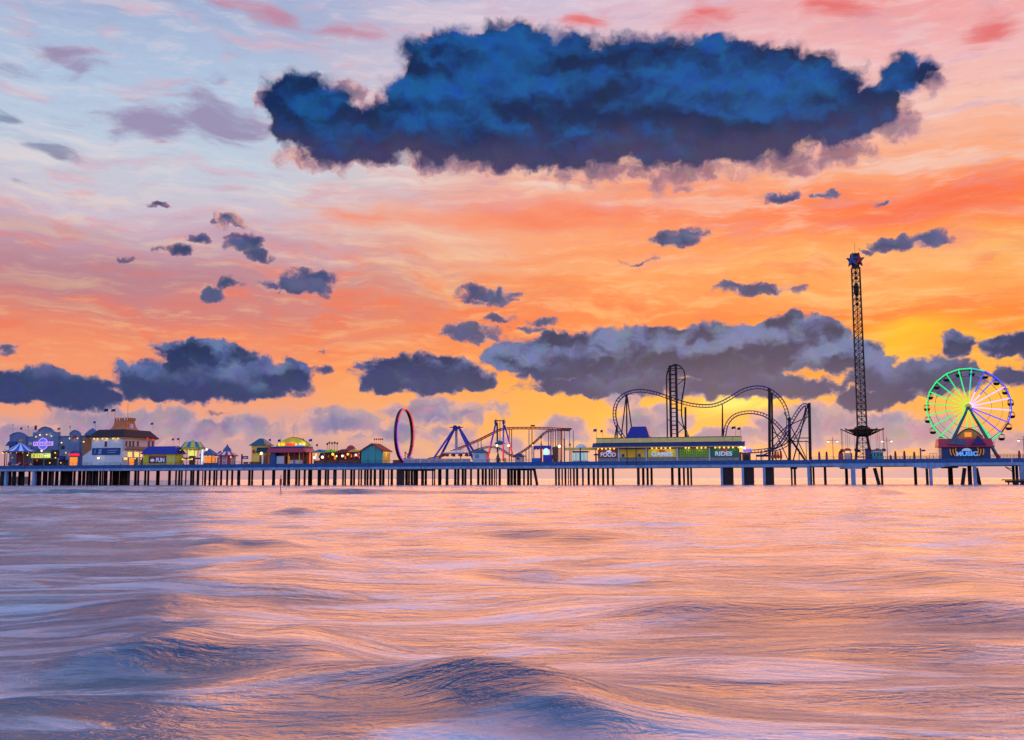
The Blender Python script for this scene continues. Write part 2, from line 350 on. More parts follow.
# ------------------------------------------------------------------ sea
def ground(px, py):
    d = ray(px, py); k = CAMZ/(-d.z); return d.x*k, d.y*k
rng = np.random.RandomState(3)
def swell(x, y):
    """height of the sea: trains of soft swell running in plus the larger breakers near the beach"""
    h = np.zeros_like(x); clear = np.zeros_like(x); dist = np.hypot(x, y)
    for i in range(30):
        lam = 1.3*1.17**(i*.52)+rng.rand()*.4; ang = R(90)+rng.normal(0, .42); ph = rng.rand()*6.28
        k = 2*math.pi/lam; amp = .0058*lam**.6
        fade = np.clip((lam*60-dist)/(lam*30), 0, 1)
        wob = 1.2*np.sin(x/(lam*2.3)+ph*2)+.8*np.sin(x/(lam*5.1)+y/(lam*4)+ph)
        h += fade*amp*np.sin(k*(x*math.cos(ang)+y*math.sin(ang))+ph+wob)
    for (px, py, wpx, H, dep, tilt) in BREAKERS:
        cx, cy = ground(px, py); hw = wpx/FPX*math.hypot(cx, cy)
        u = (x-cx)/hw; v = (y-cy-(x-cx)*tilt)+.18*dep*np.sin((x-cx)*2.1/hw+px)
        v = v/dep
        prof = np.where(v < 0, np.exp(-(v/.55)**2), np.exp(-(v/1.5)**2))     # steep towards the beach
        side = np.exp(-np.abs(u)**2.6)
        h += H*prof*side*(1+.2*np.sin(u*5+px))
        clear = np.maximum(clear, np.clip(.35+H*3.2, 0, 1)*np.exp(-((v+.35)/.75)**2)*side)     # smooth unbroken face of the swell
    return h, clear
BREAKERS = [  # photo x, y, half width px, height m, depth m, slant
    (440, 706, 180, .21, 1.0, -.22), (560, 732, 110, .14, .6, -.3), (205, 670, 140, .30, 1.25, .06), (150, 640, 90, .12, 1.8, .0), (290, 640, 70, .10, 1.2, -.1), (205, 600, 110, .13, 3.0, .0), (250, 572, 70, .12, 2.4, 0), (860, 622, 260, .22, 1.7, -.04), (640, 628, 120, .07, 1.2, .03),
    (625, 515, 62, .34, 3.0, .0), (318, 514, 46, .32, 3.0, .0), (888, 494, 30, .7, 4.0, .0), (60, 512, 70, .30, 3.0, .0), (250, 548, 60, .22, 2.8, 0), (740, 552, 110, .14, 2.4, .02),
    (440, 546, 70, .14, 2.6, 0), (950, 578, 80, .16, 2.2, .0), (700, 588, 90, .10, 1.8, 0), (560, 538, 110, .18, 3, 0), (110, 493.5, 150, .62, 2.2, 0), (380, 494, 150, .66, 2.2, 0),
    (860, 550, 70, .14, 2.2, 0), (500, 575, 60, .1, 1.5, 0), (640, 660, 110, .04, .5, 0), (950, 700, 160, .05, .4, 0), (40, 722, 100, .08, .6, .1), (330, 570, 70, .12, 1.8, 0), (820, 600, 60, .08, 1.2, 0), (90, 575, 80, .1, 1.6, 0),
    (720, 690, 120, .04, .4, 0), (930, 655, 90, .05, .5, 0), (560, 605, 70, .06, 1.0, 0), (120, 620, 90, .07, 1.4, 0)]
ang = np.concatenate([np.linspace(-180, -38, 40, endpoint=False), np.linspace(-38, 38, 640), np.linspace(38, 180, 40, endpoint=False)[1:]])
rr = np.concatenate([[0.], np.geomspace(1.2, 60, 420), np.geomspace(60.6, 420, 260), np.geomspace(430, 30000, 60)])
A, RR = np.meshgrid(np.radians(ang), rr)
xx = RR*np.sin(A); yy = RR*np.cos(A); zz, clear = swell(xx, yy)
nr, na = xx.shape
co = np.stack([xx, yy, zz], -1).reshape(-1, 3).astype(np.float32)
i, j = np.meshgrid(np.arange(na), np.arange(nr-1)); i2 = (i+1) % na
quads = np.stack([j*na+i, (j+1)*na+i, (j+1)*na+i2, j*na+i2], -1).reshape(-1, 4)
me = bpy.data.meshes.new('sea'); me.vertices.add(len(co)); me.vertices.foreach_set('co', co.ravel())
me.loops.add(quads.size); me.loops.foreach_set('vertex_index', quads.ravel().astype(np.int32))
me.polygons.add(len(quads)); me.polygons.foreach_set('loop_start', np.arange(0, quads.size, 4, dtype=np.int32))
me.polygons.foreach_set('use_smooth', np.ones(len(quads), bool)); me.update(calc_edges=True); me.validate()
at_ = me.attributes.new('unbroken', 'FLOAT', 'POINT'); at_.data.foreach_set('value', clear.ravel().astype(np.float32))
at2_ = me.attributes.new('open_sea', 'FLOAT', 'POINT'); at2_.data.foreach_set('value', np.clip((RR-220)/500, 0, 1).ravel().astype(np.float32))
if me.polygons[2000].normal.z < 0: me.flip_normals()
sea = bpy.data.objects.new('sea', me); COL.objects.link(sea); sea['kind'] = 'structure'; sea['label'] = 'pale rippling sea with soft swell'

m = bpy.data.materials.new('sea water'); m.use_nodes = True; nt = m.node_tree; b = nt.nodes['Principled BSDF']; lk = nt.links.new
tcn = nt.nodes.new('ShaderNodeTexCoord')
def nz(scl, scale, det, rough, dist=0.):
    mp = nt.nodes.new('ShaderNodeMapping'); mp.inputs['Scale'].default_value = scl; mp.inputs['Rotation'].default_value = (0, 0, R(random.uniform(-4, 4)))
    lk(tcn.outputs['Object'], mp.inputs[0]); n = nt.nodes.new('ShaderNodeTexNoise')
    n.inputs['Scale'].default_value = scale; n.inputs['Detail'].default_value = det; n.inputs['Roughness'].default_value = rough; n.inputs['Distortion'].default_value = dist
    lk(mp.outputs[0], n.inputs['Vector']); return n.outputs['Fac']
def mr(x, a, b_, lo=0., hi=1.):
    n = nt.nodes.new('ShaderNodeMapRange'); n.interpolation_type = 'SMOOTHSTEP'; lk(x, n.inputs[0])
    n.inputs[1].default_value = a; n.inputs[2].default_value = b_; n.inputs[3].default_value = lo; n.inputs[4].default_value = hi; return n.outputs[0]
def mm(op, a, b_):
    n = nt.nodes.new('ShaderNodeMath'); n.operation = op
    for k_, v in enumerate((a, b_)):
        if isinstance(v, (int, float)): n.inputs[k_].default_value = v
        else: lk(v, n.inputs[k_])
    return n.outputs[0]
n1 = nz((.24, 1.0, 1), 1.0, 7, .64, .7)     # streaks of drifting foam
n2 = nz((.10, .4, 1), .45, 4, .55, .5)     # broad patches of it
n3 = nz((.55, 1.3, 1), 3.0, 5, .65, .5)    # ripples
n4 = nz((.35, 1.0, 1), .33, 4, .6, .4)     # chop
n5 = nz((.16, 1.0, 1), 1.9, 6, .7, .3)     # long thin wrinkles
at = nt.nodes.new('ShaderNodeAttribute'); at.attribute_name = 'unbroken'
clr = mm('MULTIPLY', at.outputs['Fac'], mr(nz((.5, 1.0, 1), .8, 5, .6, 1.0), .22, .50))
a2 = nt.nodes.new('ShaderNodeAttribute'); a2.attribute_name = 'open_sea'
foam = mm('MULTIPLY', mr(n1, .46, .60), mr(n2, .36, .62, .3, 1.))
foam = mm('ADD', mm('MULTIPLY', foam, .74), .04)
foam = mm('MULTIPLY', foam, mm('SUBTRACT', 1.0, mm('MULTIPLY', clr, .95)))
mx = nt.nodes.new('ShaderNodeMix'); mx.data_type = 'RGBA'; lk(foam, mx.inputs[0])
mx.inputs[6].default_value = (.006, .07, .14, 1); mx.inputs[7].default_value = (.76, .88, .96, 1)
lk(mx.outputs[2], b.inputs['Base Color'])
lk(mm('SUBTRACT', 2.1, mm('MULTIPLY', clr, .75)), b.inputs['IOR'])
lk(mm('ADD', mm('MULTIPLY', foam, .28), .20), b.inputs['Roughness'])
hgt = mm('ADD', mm('ADD', mm('MULTIPLY', n1, .55), mm('MULTIPLY', n3, .30)), mm('ADD', mm('MULTIPLY', n4, .45), mm('MULTIPLY', n5, .14)))
hgt = mm('MULTIPLY', hgt, mm('SUBTRACT', 1.0, mm('MULTIPLY', at.outputs['Fac'], .62)))
hgt = mm('MULTIPLY', hgt, mm('ADD', mm('MULTIPLY', a2.outputs['Fac'], 3.0), 1.0))
bp = nt.nodes.new('ShaderNodeBump'); bp.inputs['Strength'].default_value = 1.0; bp.inputs['Distance'].default_value = .75; lk(hgt, bp.inputs['Height'])
lk(bp.outputs[0], b.inputs['Normal'])
me.materials.append(m)
# ------------------------------------------------------------------ survey helpers
def S(px, t=0.): return pt(px, 460, t).x
def ZZ(px, py, t=0.): return pt(px, py, t).z
CI = CROT.inverted()
def project(s, t, z):
    d = CI @ (world(Vector((s, t, z)))-Vector((0, 0, CAMZ))); return CX+FPX*d.x/-d.z, CY-FPX*d.y/-d.z
def t_of(px, s, z=DECK+4):          # how deep along the pier's side a photo column falls
    lo, hi = 0., 80.
    inc = project(s, 1, z)[0] > project(s, 0, z)[0]
    for _ in range(40):
        mid_ = (lo+hi)/2
        if (project(s, mid_, z)[0] < px) == inc: lo = mid_
        else: hi = mid_
    return lo
def org(px, t): return Vector((S(px, t), t, DECK))

# ------------------------------------------------------------------ paints
M_pile = mat('tarred pile', (44, 26, 30), .8, var=.5, scale=.8, stretch=(1, 1, .3))
M_conc = mat('pale blue painted concrete', (122, 152, 192), .75, var=.42, scale=.7, stretch=(1, 1, .35))
M_concd = mat('weathered concrete', (96, 104, 118), .8, var=.35, scale=.8)
M_blue = mat('blue painted board', (8, 78, 142), .55, var=.45, scale=1.1, stretch=(1, 1, .5))
M_deck = mat('deck planks', (110, 92, 76), .8, var=.3, scale=2)
M_rail = mat('galvanised rail', (84, 84, 96), .5, .4)
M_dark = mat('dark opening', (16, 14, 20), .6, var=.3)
M_black = mat('black iron', (22, 22, 28), .5, .3)
M_navy = mat('navy steel', (26, 38, 110), .4, .2)
M_royal = mat('royal blue steel', (28, 52, 170), .35, .1)
M_white = mat('white painted wall', (196, 204, 214), .6, var=.12, scale=.5)
M_whitet = mat('white trim', (214, 214, 218), .5, var=.08)
M_pink = mat('pale pink stucco', (220, 188, 184), .7, var=.12, scale=.5)
M_grey = mat('blue grey stucco', (92, 116, 156), .7, var=.14, scale=.5)
M_greyd = mat('slate blue trim', (66, 90, 130), .6, var=.14)
M_tan = mat('tan stucco', (150, 116, 92), .7, var=.15)
M_terra = mat('orange brown boards', (196, 112, 66), .7, var=.22, stretch=(.4, 1, 3))
M_shingle = mat('dark brown shingle', (52, 34, 38), .85, var=.4, scale=3, bump=.4)
M_broof = mat('royal blue sheet roof', (22, 24, 140), .45, var=.2, scale=2, stretch=(3, 1, .3))
M_yel = mat('mustard yellow boards', (232, 214, 56), .6, var=.15, stretch=(2, 1, .3))
M_yel2 = mat('warm yellow wall', (240, 198, 84), .6, var=.15)
M_ygreen = mat('yellow green wall', (206, 204, 40), .6, var=.18, stretch=(2, 1, .3))
M_amber = mat('amber shutter', (248, 190, 30), .5, var=.12, stretch=(.3, 1, 4))
M_cream = mat('cream parapet board', (238, 214, 118), .6, var=.18, stretch=(.5, 1, 2))
M_maroon = mat('maroon board', (120, 24, 50), .5, var=.2)
M_red = mat('crimson paint', (184, 28, 44), .5, var=.2)
M_redroof = mat('red sheet roof', (172, 40, 64), .5, var=.2, scale=2, stretch=(3, 1, .4))
M_brick = mat('red brown slats', (140, 48, 36), .6, var=.3, scale=1.5, stretch=(.3, 1, 6))
M_teal = mat('turquoise boards', (52, 160, 160), .6, var=.15, stretch=(3, 1, .3))
M_green = mat('deep green slats', (12, 112, 66), .5, var=.25, scale=1.5, stretch=(.3, 1, 5))
M_lime = mat('lime green lattice', (166, 214, 34), .5, var=.25, scale=2)
M_orange = mat('orange red track steel', (206, 66, 32), .45, .1, var=.2)
M_col = mat('pale column steel', (190, 178, 170), .5, .1)
M_tealroof = mat('dark teal sheet roof', (30, 86, 104), .5, var=.2, stretch=(3, 1, .4))
M_cloth_w = mat('white canvas', (216, 222, 228), .8, var=.1)
M_cloth_b = mat('bright blue canvas', (26, 100, 206), .8, var=.1)
M_cloth_t = mat('turquoise canvas', (32, 128, 168), .8, var=.12)
M_cloth_y = mat('yellow canvas', (222, 196, 70), .8, var=.12)
M_cloth_r = mat('red canvas', (176, 24, 48), .8, var=.12)
M_brown = mat('brown boards', (112, 68, 46), .7, var=.3, scale=2)
M_glass = mat('dark window glass', (30, 36, 60), .12, var=.2)
M_letter = mat('pale blue lettering', (196, 214, 244), .5, var=.05, emit=.25, ecol=(170, 200, 250))
M_bulb = glow('warm bulb', (255, 190, 66), 1.5)
M_bulbw = glow('white bulb', (255, 236, 180), 2.2)
M_warmwin = glow('lit window', (255, 196, 96), .85)
M_orangeglow = glow('orange lit interior', (255, 140, 40), .8)
M_yellowsign = glow('yellow green lit sign', (222, 226, 110), .9)
M_redsign = glow('red lit sign', (240, 30, 50), .9)
M_lilac = glow('lilac neon', (200, 160, 236), .7)
M_purple = glow('purple neon', (176, 84, 200), .7)
M_pinkneon = glow('salmon neon', (226, 84, 84), .8)
M_redneon = glow('red neon', (240, 44, 60), .85)
M_bluesign = glow('blue neon', (60, 110, 240), .9)
M_skin = mat('skin', (170, 120, 96), .6)
def shine(parent, p, watts=25, col=(1, .68, .28)):
    """the light a lit lamp throws on the wall beside it"""
    d = bpy.data.lights.new('lamp_light', 'POINT'); d.energy = watts; d.color = col; d.shadow_soft_size = .25
    ob = bpy.data.objects.new('lamp_light', d); COL.objects.link(ob); ob.parent = parent; ob.location = Vector(p)-Vector(parent['_o'])
def bulbs(parent, pts, m=M_bulb, r=.2, name='lamp'):
    for p in pts: MB().ball(p, r, n=6, m=4).build(name, m, parent)

# ------------------------------------------------------------------ the pier
pier = thing('pier', 'long pier with pale beam and blue side boards on dark piles over the sea', 'pier', Vector((0, 0, 0)))
sL, sR = S(-70), S(1110)
# sides step slightly where the wider sea end begins (photo x about 810)
sM = S(809)
MB().box(sL, sM-.05, .5, 26, 5.72, 6.45).box(sM+.05, sR, .3, 34, 5.86, 6.5).build('deck_slab', M_concd, pier)
MB().box(sL, sM-.05, .45, 26, 6.452, DECK).box(sM+.05, sR, .35, 34, 6.502, DECK+.02).build('deck_planks', M_deck, pier)
joints = [-60, -14, 25, 66, 104, 141, 174, 211, 277, 289, 358, 421, 468, 554, 640, 700, 762, 809, 880, 948, 1012, 1108]
for a, b_ in zip(joints[:-1], joints[1:]):
    up = .13 if a >= 809 else 0
    s0, s1 = S(a)+.06, S(b_)-.06
    MB().box(s0, s1, 0, .44, 5.66+up, 6.44+up).build('edge_beam', M_conc, pier)
    MB().box(s0, s1, .0, .05, 6.46+up, 6.56+up).build('drip_ledge', M_conc, pier)
    mb = MB().box(s0, s1, .12, .3, 6.57+up, 7.78+up)
    n = max(1, int((s1-s0)/2.4))
    for k in range(n+1): mb.box(s0+(s1-s0-.12)*k/n, s0+(s1-s0-.12)*k/n+.12, .06, .12, 6.57+up, 7.8+up)
    mb.box(s0, s1, .04, .36, 7.8+up, 7.88+up)
    mb.build('side_board', M_blue, pier)
# haunches over the two round columns at the sea end
for px in (853, 930):
    c = S(px); MB().prism([(c-6.5, 5.78), (c-1, 4.9), (c+1, 4.9), (c+6.5, 5.78)], .05, 1.6).build('haunch', M_conc, pier)
piles = [  # photo x from, x to
 (0,4),(8.5,10.5),(12,15.5),(18,20),(21.5,24),(28,30),(36,38),(38.8,41),(48,50),(51,53.5),(55,58),(60,61.5),(62.3,64),(66,68),(69,71),(73,75.2),(79,81),(82.5,84),(88,90),(90.5,92),
 (95,97),(99,101),(101.6,103),(105,107.2),(109.5,111.6),(114,116.6),(121,124),(127.3,129.6),(134,136.4),(137,139),(144,146),(147,149),(156,159.3),(168,170.5),(175,176.6),(178,180),(180.6,182.3),(185,186.2),
 (190,191.9),(192.3,194),(196.5,199),(202,203),(204,206),(208.5,210.5),(213,215),(215.6,217.2),(220,222),(226,228),(231,233),(237,240),(248,250.4),(251,253),(262,264),(272,275),(283,286),(287,290),
 (295,297.4),(298,300),(303.5,305.5),(308,312),(317.5,321),(324.5,326.6),(327,329),(333,336.5),(342,343.8),(344.4,346),(350,352.4),(353,355),(358,359.5),(360.4,362),(364,366),(366.5,368.5),(369.5,372),(373.5,376),(379,381.6),(382,384.5),
 (388,389.1),(390.5,393),(397,400),(401,404),(405,407.8),(408,410),(410.5,413),(413.3,416),(416,418),(421,424),(424.6,427),(432,433.4),(434,435.2),(438,441.5),(445.5,448.5),(454,456.6),(457,459.5),(461.5,464),(464.3,466.5),(470,472),(477,479.5),
 (481.5,484),(484.6,487),(488.5,490.5),(491,493),(494,495.3),(496,497),(498.5,501),(507,510),(510.2,513),(513.4,516.4),(517,521),(523,525),(527,529.3),(530,532),(555,557),(558,560),(561.5,563),(564.5,566.5),(568,569),(570,571.5),(573,575),(576,578.5),
 (582,584),(587.5,590),(592.6,595.2),(597,599.3),(602,604.5),(606.8,609.2),(612,614.3),(637,640),(642,644.8),(646.5,649),(650.5,653),(671,674),(678,681),(683,685.2),(687,689.4),(690.3,692.4),
 (791,793),(794,796.4),(810.2,812.4),(812.8,815),(824,827),(845.2,848.6),(862,866.5),(881,883.6),(914.2,917.6),(926,929),(948.3,953.6),(968,972.5),(1012.5,1015.6),(1016,1019)]
PR = []
for k, (a, b_) in enumerate(piles):
    t = 1.6+((k*5) % 9)*2.1; c = (a+b_)/2
    p = pt(c, 484, t); r = (b_-a)/2*mpp(c, t); PR.append((p.x, t, r))
slant = [((534, 468), (537.4, 486), 1.6), ((874.5, 468), (879.5, 486), 1.9), ((964.6, 468), (962.3, 486), 1.9), ((976, 468), (980, 486), 1.9)]
order = sorted(range(len(PR)), key=lambda k: -PR[k][2])
rest = MB()
for rank, k in enumerate(order):
    s_, t, r = PR[k]
    if rank < 96: MB().tube([(s_, t, -2), (s_, t, 5.74)], r, 8, r2=r*.93).build('pile', M_pile, pier, smooth=True)
    else: rest.tube([(s_, t, -2), (s_, t, 5.74)], r, 8)
for a, b_, w in slant:
    A_, B_ = pt(a[0], a[1], 3), pt(b_[0], b_[1], 3); B2 = B_+(B_-A_)*.3
    MB().tube([A_, B2], w*.3, 8).build('pile', M_pile, pier, smooth=True)
for k in range(90):     # deeper rows under the shore end
    px = random.uniform(-60, 130); t = random.uniform(8, 24); s_ = pt(px, 484, t).x
    rest.tube([(s_, t, -2), (s_, t, 5.74)], random.uniform(.25, .4), 6)
o = rest.build('piles_behind', M_pile, pier); o['kind'] = 'stuff'
for (a, b_, up) in [(5, 7.2, 0), (33, 35.4, 0), (720.2, 722.6, 0), (741.2, 743.6, 0), (762.4, 765, 0), (806.8, 809.8, .1), (850.6, 855, -.8), (929, 931.8, -.8), (973, 976, .1), (1019.4, 1025, .1)]:
    t0 = .2; s0, s1 = S(a, t0), S(b_, t0)
    MB().box(s0, s1, t0, t0+1.2, -2, 5.655+up).build('concrete_column', M_conc, pier)
for (a, b_) in [(722.7, 733), (743.7, 753.6), (765.1, 773.6), (396.6, 403.6)]:
    MB().box(S(a, .9), S(b_, .9), .9, 1.9, -2, 5.7).build('pier_wall', M_pile, pier)
for (a, b_) in [(790, 797), (948, 958.5), (842, 868), (506, 522), (396, 419)]:
    MB().box(S(a), S(b_), 1.0, 16, 5.1, 5.7).build('pile_cap', M_pile, pier)
# guard rails
def rail(a, b_, t, parent, h0=7.9, h1=8.75, step=2.2, name='railing', m=M_rail):
    s0, s1 = S(a, t), S(b_, t); mb = MB(); n = max(2, int((s1-s0)/step))
    for k in range(n+1):
        x = s0+(s1-s0)*k/n; mb.box(x-.04, x+.04, t-.04, t+.04, h0-.1, h1)
    mb.box(s0, s1, t-.035, t+.035, h1, h1+.08).box(s0, s1, t-.02, t+.02, (h0+h1)/2, (h0+h1)/2+.05)
    return mb.build(name, m, parent)
for a, b_ in [(58, 92), (100, 240), (318, 398), (404, 532), (600, 740), (812, 942), (990, 1100)]: rail(a, b_, .2, pier)
rail(882, 944, 6, pier, h0=8.0, h1=8.9, step=.5, name='slatted_fence', m=M_brown)
rail(992, 1080, 6, pier, h0=8.0, h1=9.3, step=.4, name='slatted_fence', m=M_black)

# ------------------------------------------------------------------ loading platform at the far right and the channel marker
pf = thing('loading_platform', 'low dark timber landing beside the pier legs at far right', 'platform', Vector((S(1014), -1, 0)))
s0, s1 = S(1002, -3), S(1045, -3); z0, z1 = ZZ(1010, 484, -3), ZZ(1010, 479, -3)
MB().box(s0+.9, s1, -4.5, -1, z0+.4, z1-.5).build('timber_frame', M_pile, pf)
MB().box(s0, s1, -4.8, -.8, z1-.45, z1-.1).build('deck_planks', M_brown, pf)
for k in range(6):
    x = s0+1.2+(s1-s0-2)*k/5; MB().tube([(x, -4.2, -2), (x, -4.2, z1-.5)], .22, 7).build('pile', M_pile, pf)
MB().tube([pt(1005, 466.8, .6), pt(1012.5, 471.5, .6)], .12).tube([pt(1005, 466.8, .6), pt(1009, 468, .6), pt(1012.5, 469, .6)], .1).build('brace', M_black, pf)
mx_, my_ = ground(280.5, 494)
mk = bpy.data.objects.new('channel_marker', None); COL.objects.link(mk); mk.location = (mx_, my_, 0); mk['_o'] = (0, 0, 0)
mk['label'] = 'thin post with a red box marker standing in the water before the pier'; mk['category'] = 'marker post'
k_ = math.hypot(mx_, my_)/FPX
MB().tube([(0, 0, -1), (0, 0, 18.5*k_)], .05, 6).build('post', M_black, mk)
MB().box(-1.1*k_, 1.1*k_, -.12, .12, 8.5*k_, 14.5*k_).build('marker_board', M_red, mk)

# ------------------------------------------------------------------ shore behind the landward end
sh = thing('seawall', 'low dark seawall along the shore behind the pier legs', 'seawall', Vector((S(-60, 70), 70, 0)))
MB().prism_x([(60, -1), (64, 3.6), (66, 3.9), (90, 3.9), (90, -1)], S(-260, 62), S(-12, 62)).build('wall', M_concd, sh)
bulbs(sh, [(S(px, 62), 59.6, z) for px, z in ((-40, 2.2), (-22, 2.8))], M_bulb, .3)
# ------------------------------------------------------------------ arcade hall with three curved gables (photo x 8-91)
def arch(x0, x1, z0, z1, n=10, pw=1.0):
    return [(x0+(x1-x0)*k/n, z0+(z1-z0)*math.sin(math.pi*k/n)**pw) for k in range(n+1)]
T = 11.; X_ = lambda px: S(px, T); Z_ = lambda py, px=45: ZZ(px, py, T)
ha = thing('arcade_hall', 'blue grey hall with three curved gables and a glowing round sign', 'building', org(45, T))
MB().box(X_(9), X_(81.6), T, T+7, DECK, Z_(437)).build('wall', M_grey, ha)
MB().box(X_(9)-.1, X_(81.6)+.1, T-.12, T+7.1, Z_(437), Z_(436.2)).build('cornice', M_greyd, ha)
g = MB().prism([(X_(9), Z_(452))]+arch(X_(9.3), X_(26), Z_(435.5), Z_(432), 10, .7)+[(X_(26), Z_(452))], T-.5, T+.3); g.build('gable', M_grey, ha)
g = MB().prism([(X_(33), Z_(450)), (X_(33), Z_(432.3)), (X_(36.5), Z_(432.3))]+arch(X_(38), X_(52), Z_(431), Z_(427), 10, .7)+[(X_(54.5), Z_(432.3)), (X_(58.5), Z_(432.3)), (X_(58.5), Z_(450))], T-.8, T+.5); g.build('gable', M_grey, ha)
g = MB().prism([(X_(70), DECK)]+arch(X_(70), X_(80), Z_(435), Z_(431), 10, .6)+[(X_(80), DECK)], T-.9, T+.2); g.build('gable', M_grey, ha)
for (a, b_, z0, z1, tt) in ((9.3, 26, 435.5, 432, .5), (38, 52, 431, 427, .8), (70, 80, 435, 431, .9)):
    top = arch(X_(a), X_(b_), Z_(z0), Z_(z1), 12, .7); MB().tube([(x, T-tt-.1, z) for x, z in top], .17, 5).build('gable_trim', M_greyd, ha)
MB().lathe((X_(83), T+5, Z_(436)), [(3.2, 0), (2.9, .9), (1.6, 2.2), (.1, 3.2)], 12).build('dome', M_greyd, ha)
MB().box(X_(81.7), X_(82.3), T+.1, T+6.5, DECK+3.5, Z_(438)).build('side_wall', M_tan, ha)
MB().prism_x([(T-.5, Z_(441)), (T-1.9, Z_(445.5)), (T-.5, Z_(445.5))], X_(8), X_(17)).build('awning', M_navy, ha)
MB().prism_x([(T-.1, Z_(456)), (T-1.6, Z_(459.5)), (T-.1, Z_(459.5))], X_(59.5), X_(65.5)).build('awning', M_navy, ha)
# round sign
sg = MB(); c = Vector((X_(44.5), T-1.1, Z_(444))); r_ = 4.7*mpp(44, T)
sg.prism([(c.x+r_*math.cos(a*math.pi/12), c.z+r_*math.sin(a*math.pi/12)) for a in range(24)], T-1.3, T-.85)
sgo = sg.build('round_sign', mat('violet lit disc', (96, 96, 220), .5, emit=.5, ecol=(100, 110, 225), var=.4, scale=1.1), ha)
ring = [(c.x+r_*math.cos(a*math.pi/14), T-1.35, c.z+r_*math.sin(a*math.pi/14)) for a in range(29)]
MB().tube(ring, .16, 5).build('neon_ring', M_lilac, sgo)
MB().box(X_(35), X_(54.8), T-1.5, T-1.32, Z_(446), Z_(441.8)).build('banner', M_lilac, sgo)
text_mesh('PLEASURE', sgo, 'lettering', mat('purple letter', (120, 40, 130), .5), X_(36), X_(53.8), Z_(445.4), Z_(442.5), T-1.52)
MB().box(X_(33.5), X_(51), T-1.3, T-.3, Z_(457.8), Z_(453.6)).build('marquee_sign', M_yellowsign, ha)
for px in (36.5, 39, 41.5, 43.6, 45.8, 48): MB().box(X_(px), X_(px+.7), T-1.36, T-1.31, Z_(457.2), Z_(454.4)).build('marquee_bar', M_ygreen, ha)
MB().box(X_(51.5), X_(58.5), T-.6, T-.05, Z_(458), Z_(451)).build('dark_panel', M_black, ha)
MB().box(X_(71), X_(81), T-1.5, T-1.0, Z_(456.2), Z_(454)).build('red_sign', M_redsign, ha)
MB().tube([(x, T-1.2, z) for x, z in arch(X_(72), X_(80.5), Z_(453.5), Z_(451.2), 8)], .22, 5).build('sign_arch', M_greyd, ha)
for (a, b_, y0, y1, mt) in ((27, 32.5, 448, 452, M_glass), (61, 64, 446, 449.5, M_dark), (33, 43, 459, 468, M_dark), (45, 57, 459, 468, M_dark), (59, 69, 460, 468, M_dark), (71.5, 79, 457.5, 466, M_orangeglow), (28, 31.5, 442, 445, M_pink)):
    f = MB().box(X_(a), X_(b_), T-1.0 if a > 70 else T-.14, T-.03, Z_(y1), Z_(y0)).build('window' if y1 < 455 else 'doorway', mt, ha)
bulbs(ha, [(X_(a), T-1.2, Z_(b_)) for a, b_ in ((41, 435), (47.5, 434.8), (52.5, 436.5), (37, 436.8), (63, 443), (70.5, 439), (78.5, 439), (57, 453), (67.5, 453), (57.5, 458), (29.5, 455), (63, 463), (52, 463), (14.3, 457.5), (85, 442.5))], M_bulb, .27)
bulbs(ha, [(X_(44), T-1.6, Z_(451))], M_bulbw, .36)
bulbs(ha, [(X_(39), T-1.2, Z_(460.5))], M_redsign, .35)
for a, b_ in ((41, 435), (50, 435), (63, 443), (75, 440), (57, 454), (30, 455), (67, 455), (85, 443)): shine(ha, (X_(a), T-1.6, Z_(b_)), 30)
rs = MB().prism([(X_(75.2)+1.0*math.cos(a*math.pi/8), Z_(438.3)+1.0*math.sin(a*math.pi/8)) for a in range(16)], T-1.05, T-.9).build('round_crest', M_maroon, ha)

# ------------------------------------------------------------------ three storey restaurant with a tapered tower
T = 1.6; X_ = lambda px: S(px, T); Z_ = lambda py, px=106: ZZ(px, py, T)
rb = thing('restaurant', 'white and pink three storey restaurant with dark roof and flared orange tower', 'building', org(106, T))
xl, xr = X_(91), X_(122); t1 = t_of(154, xr, 14)
MB().box(xl, xr, T, t1, DECK, Z_(437.5)).build('wall', M_white, rb)
MB().prism([(X_(82.5), DECK), (X_(82.5), Z_(456)), (xl, Z_(449.5)), (xl, DECK)], T+.02, T+8).build('low_wing', M_white, rb)
MB().box(xr, xr+.25, T+.3, t1, Z_(449), Z_(437.6)).build('side_wall', M_pink, rb)
rf = MB().hip(xl-.9, xr+1.4, T-1.1, t1+1.2, Z_(437.6), Z_(429.3), 2.3, 3.0, .3).build('roof', M_shingle, rb)
MB().box(xl-.7, xr+1.2, T-.9, t1+1.0, Z_(437.6)-.22, Z_(437.6)-.03).build('eave_board', M_yel2, rf)
# tower
tw = MB(); xa, xb, ta, tb = X_(102.5), X_(117.5), T+4, T+12; za, zb = Z_(429.6), Z_(419.5)
prof = [(0, .0), (.35, .9), (.75, 1.25), (1, 1.35)]
rings_ = []
for f_, ins in prof:
    z = za+(zb-za)*f_; rings_.append([(xa+ins-.6, ta+ins, z), (xb-ins+.6, ta+ins, z), (xb-ins+.6, tb-ins, z), (xa+ins-.6, tb-ins, z)])
vs_ = [v for g in rings_ for v in g]; fs_ = [(i*4+k, i*4+(k+1) % 4, i*4+4+(k+1) % 4, i*4+4+k) for i in range(3) for k in range(4)]+[(12, 13, 14, 15)]
tw.add(vs_, fs_); two = tw.build('tower', M_terra, rb)
x0_, x1_ = xa+.75, xb-.75
for k in range(5):
    x = x0_+(x1_-x0_-.5)*k/4; MB().box(x, x+.55, ta+1.3, ta+1.7, zb, zb+1.0).build('merlon', M_terra, two)
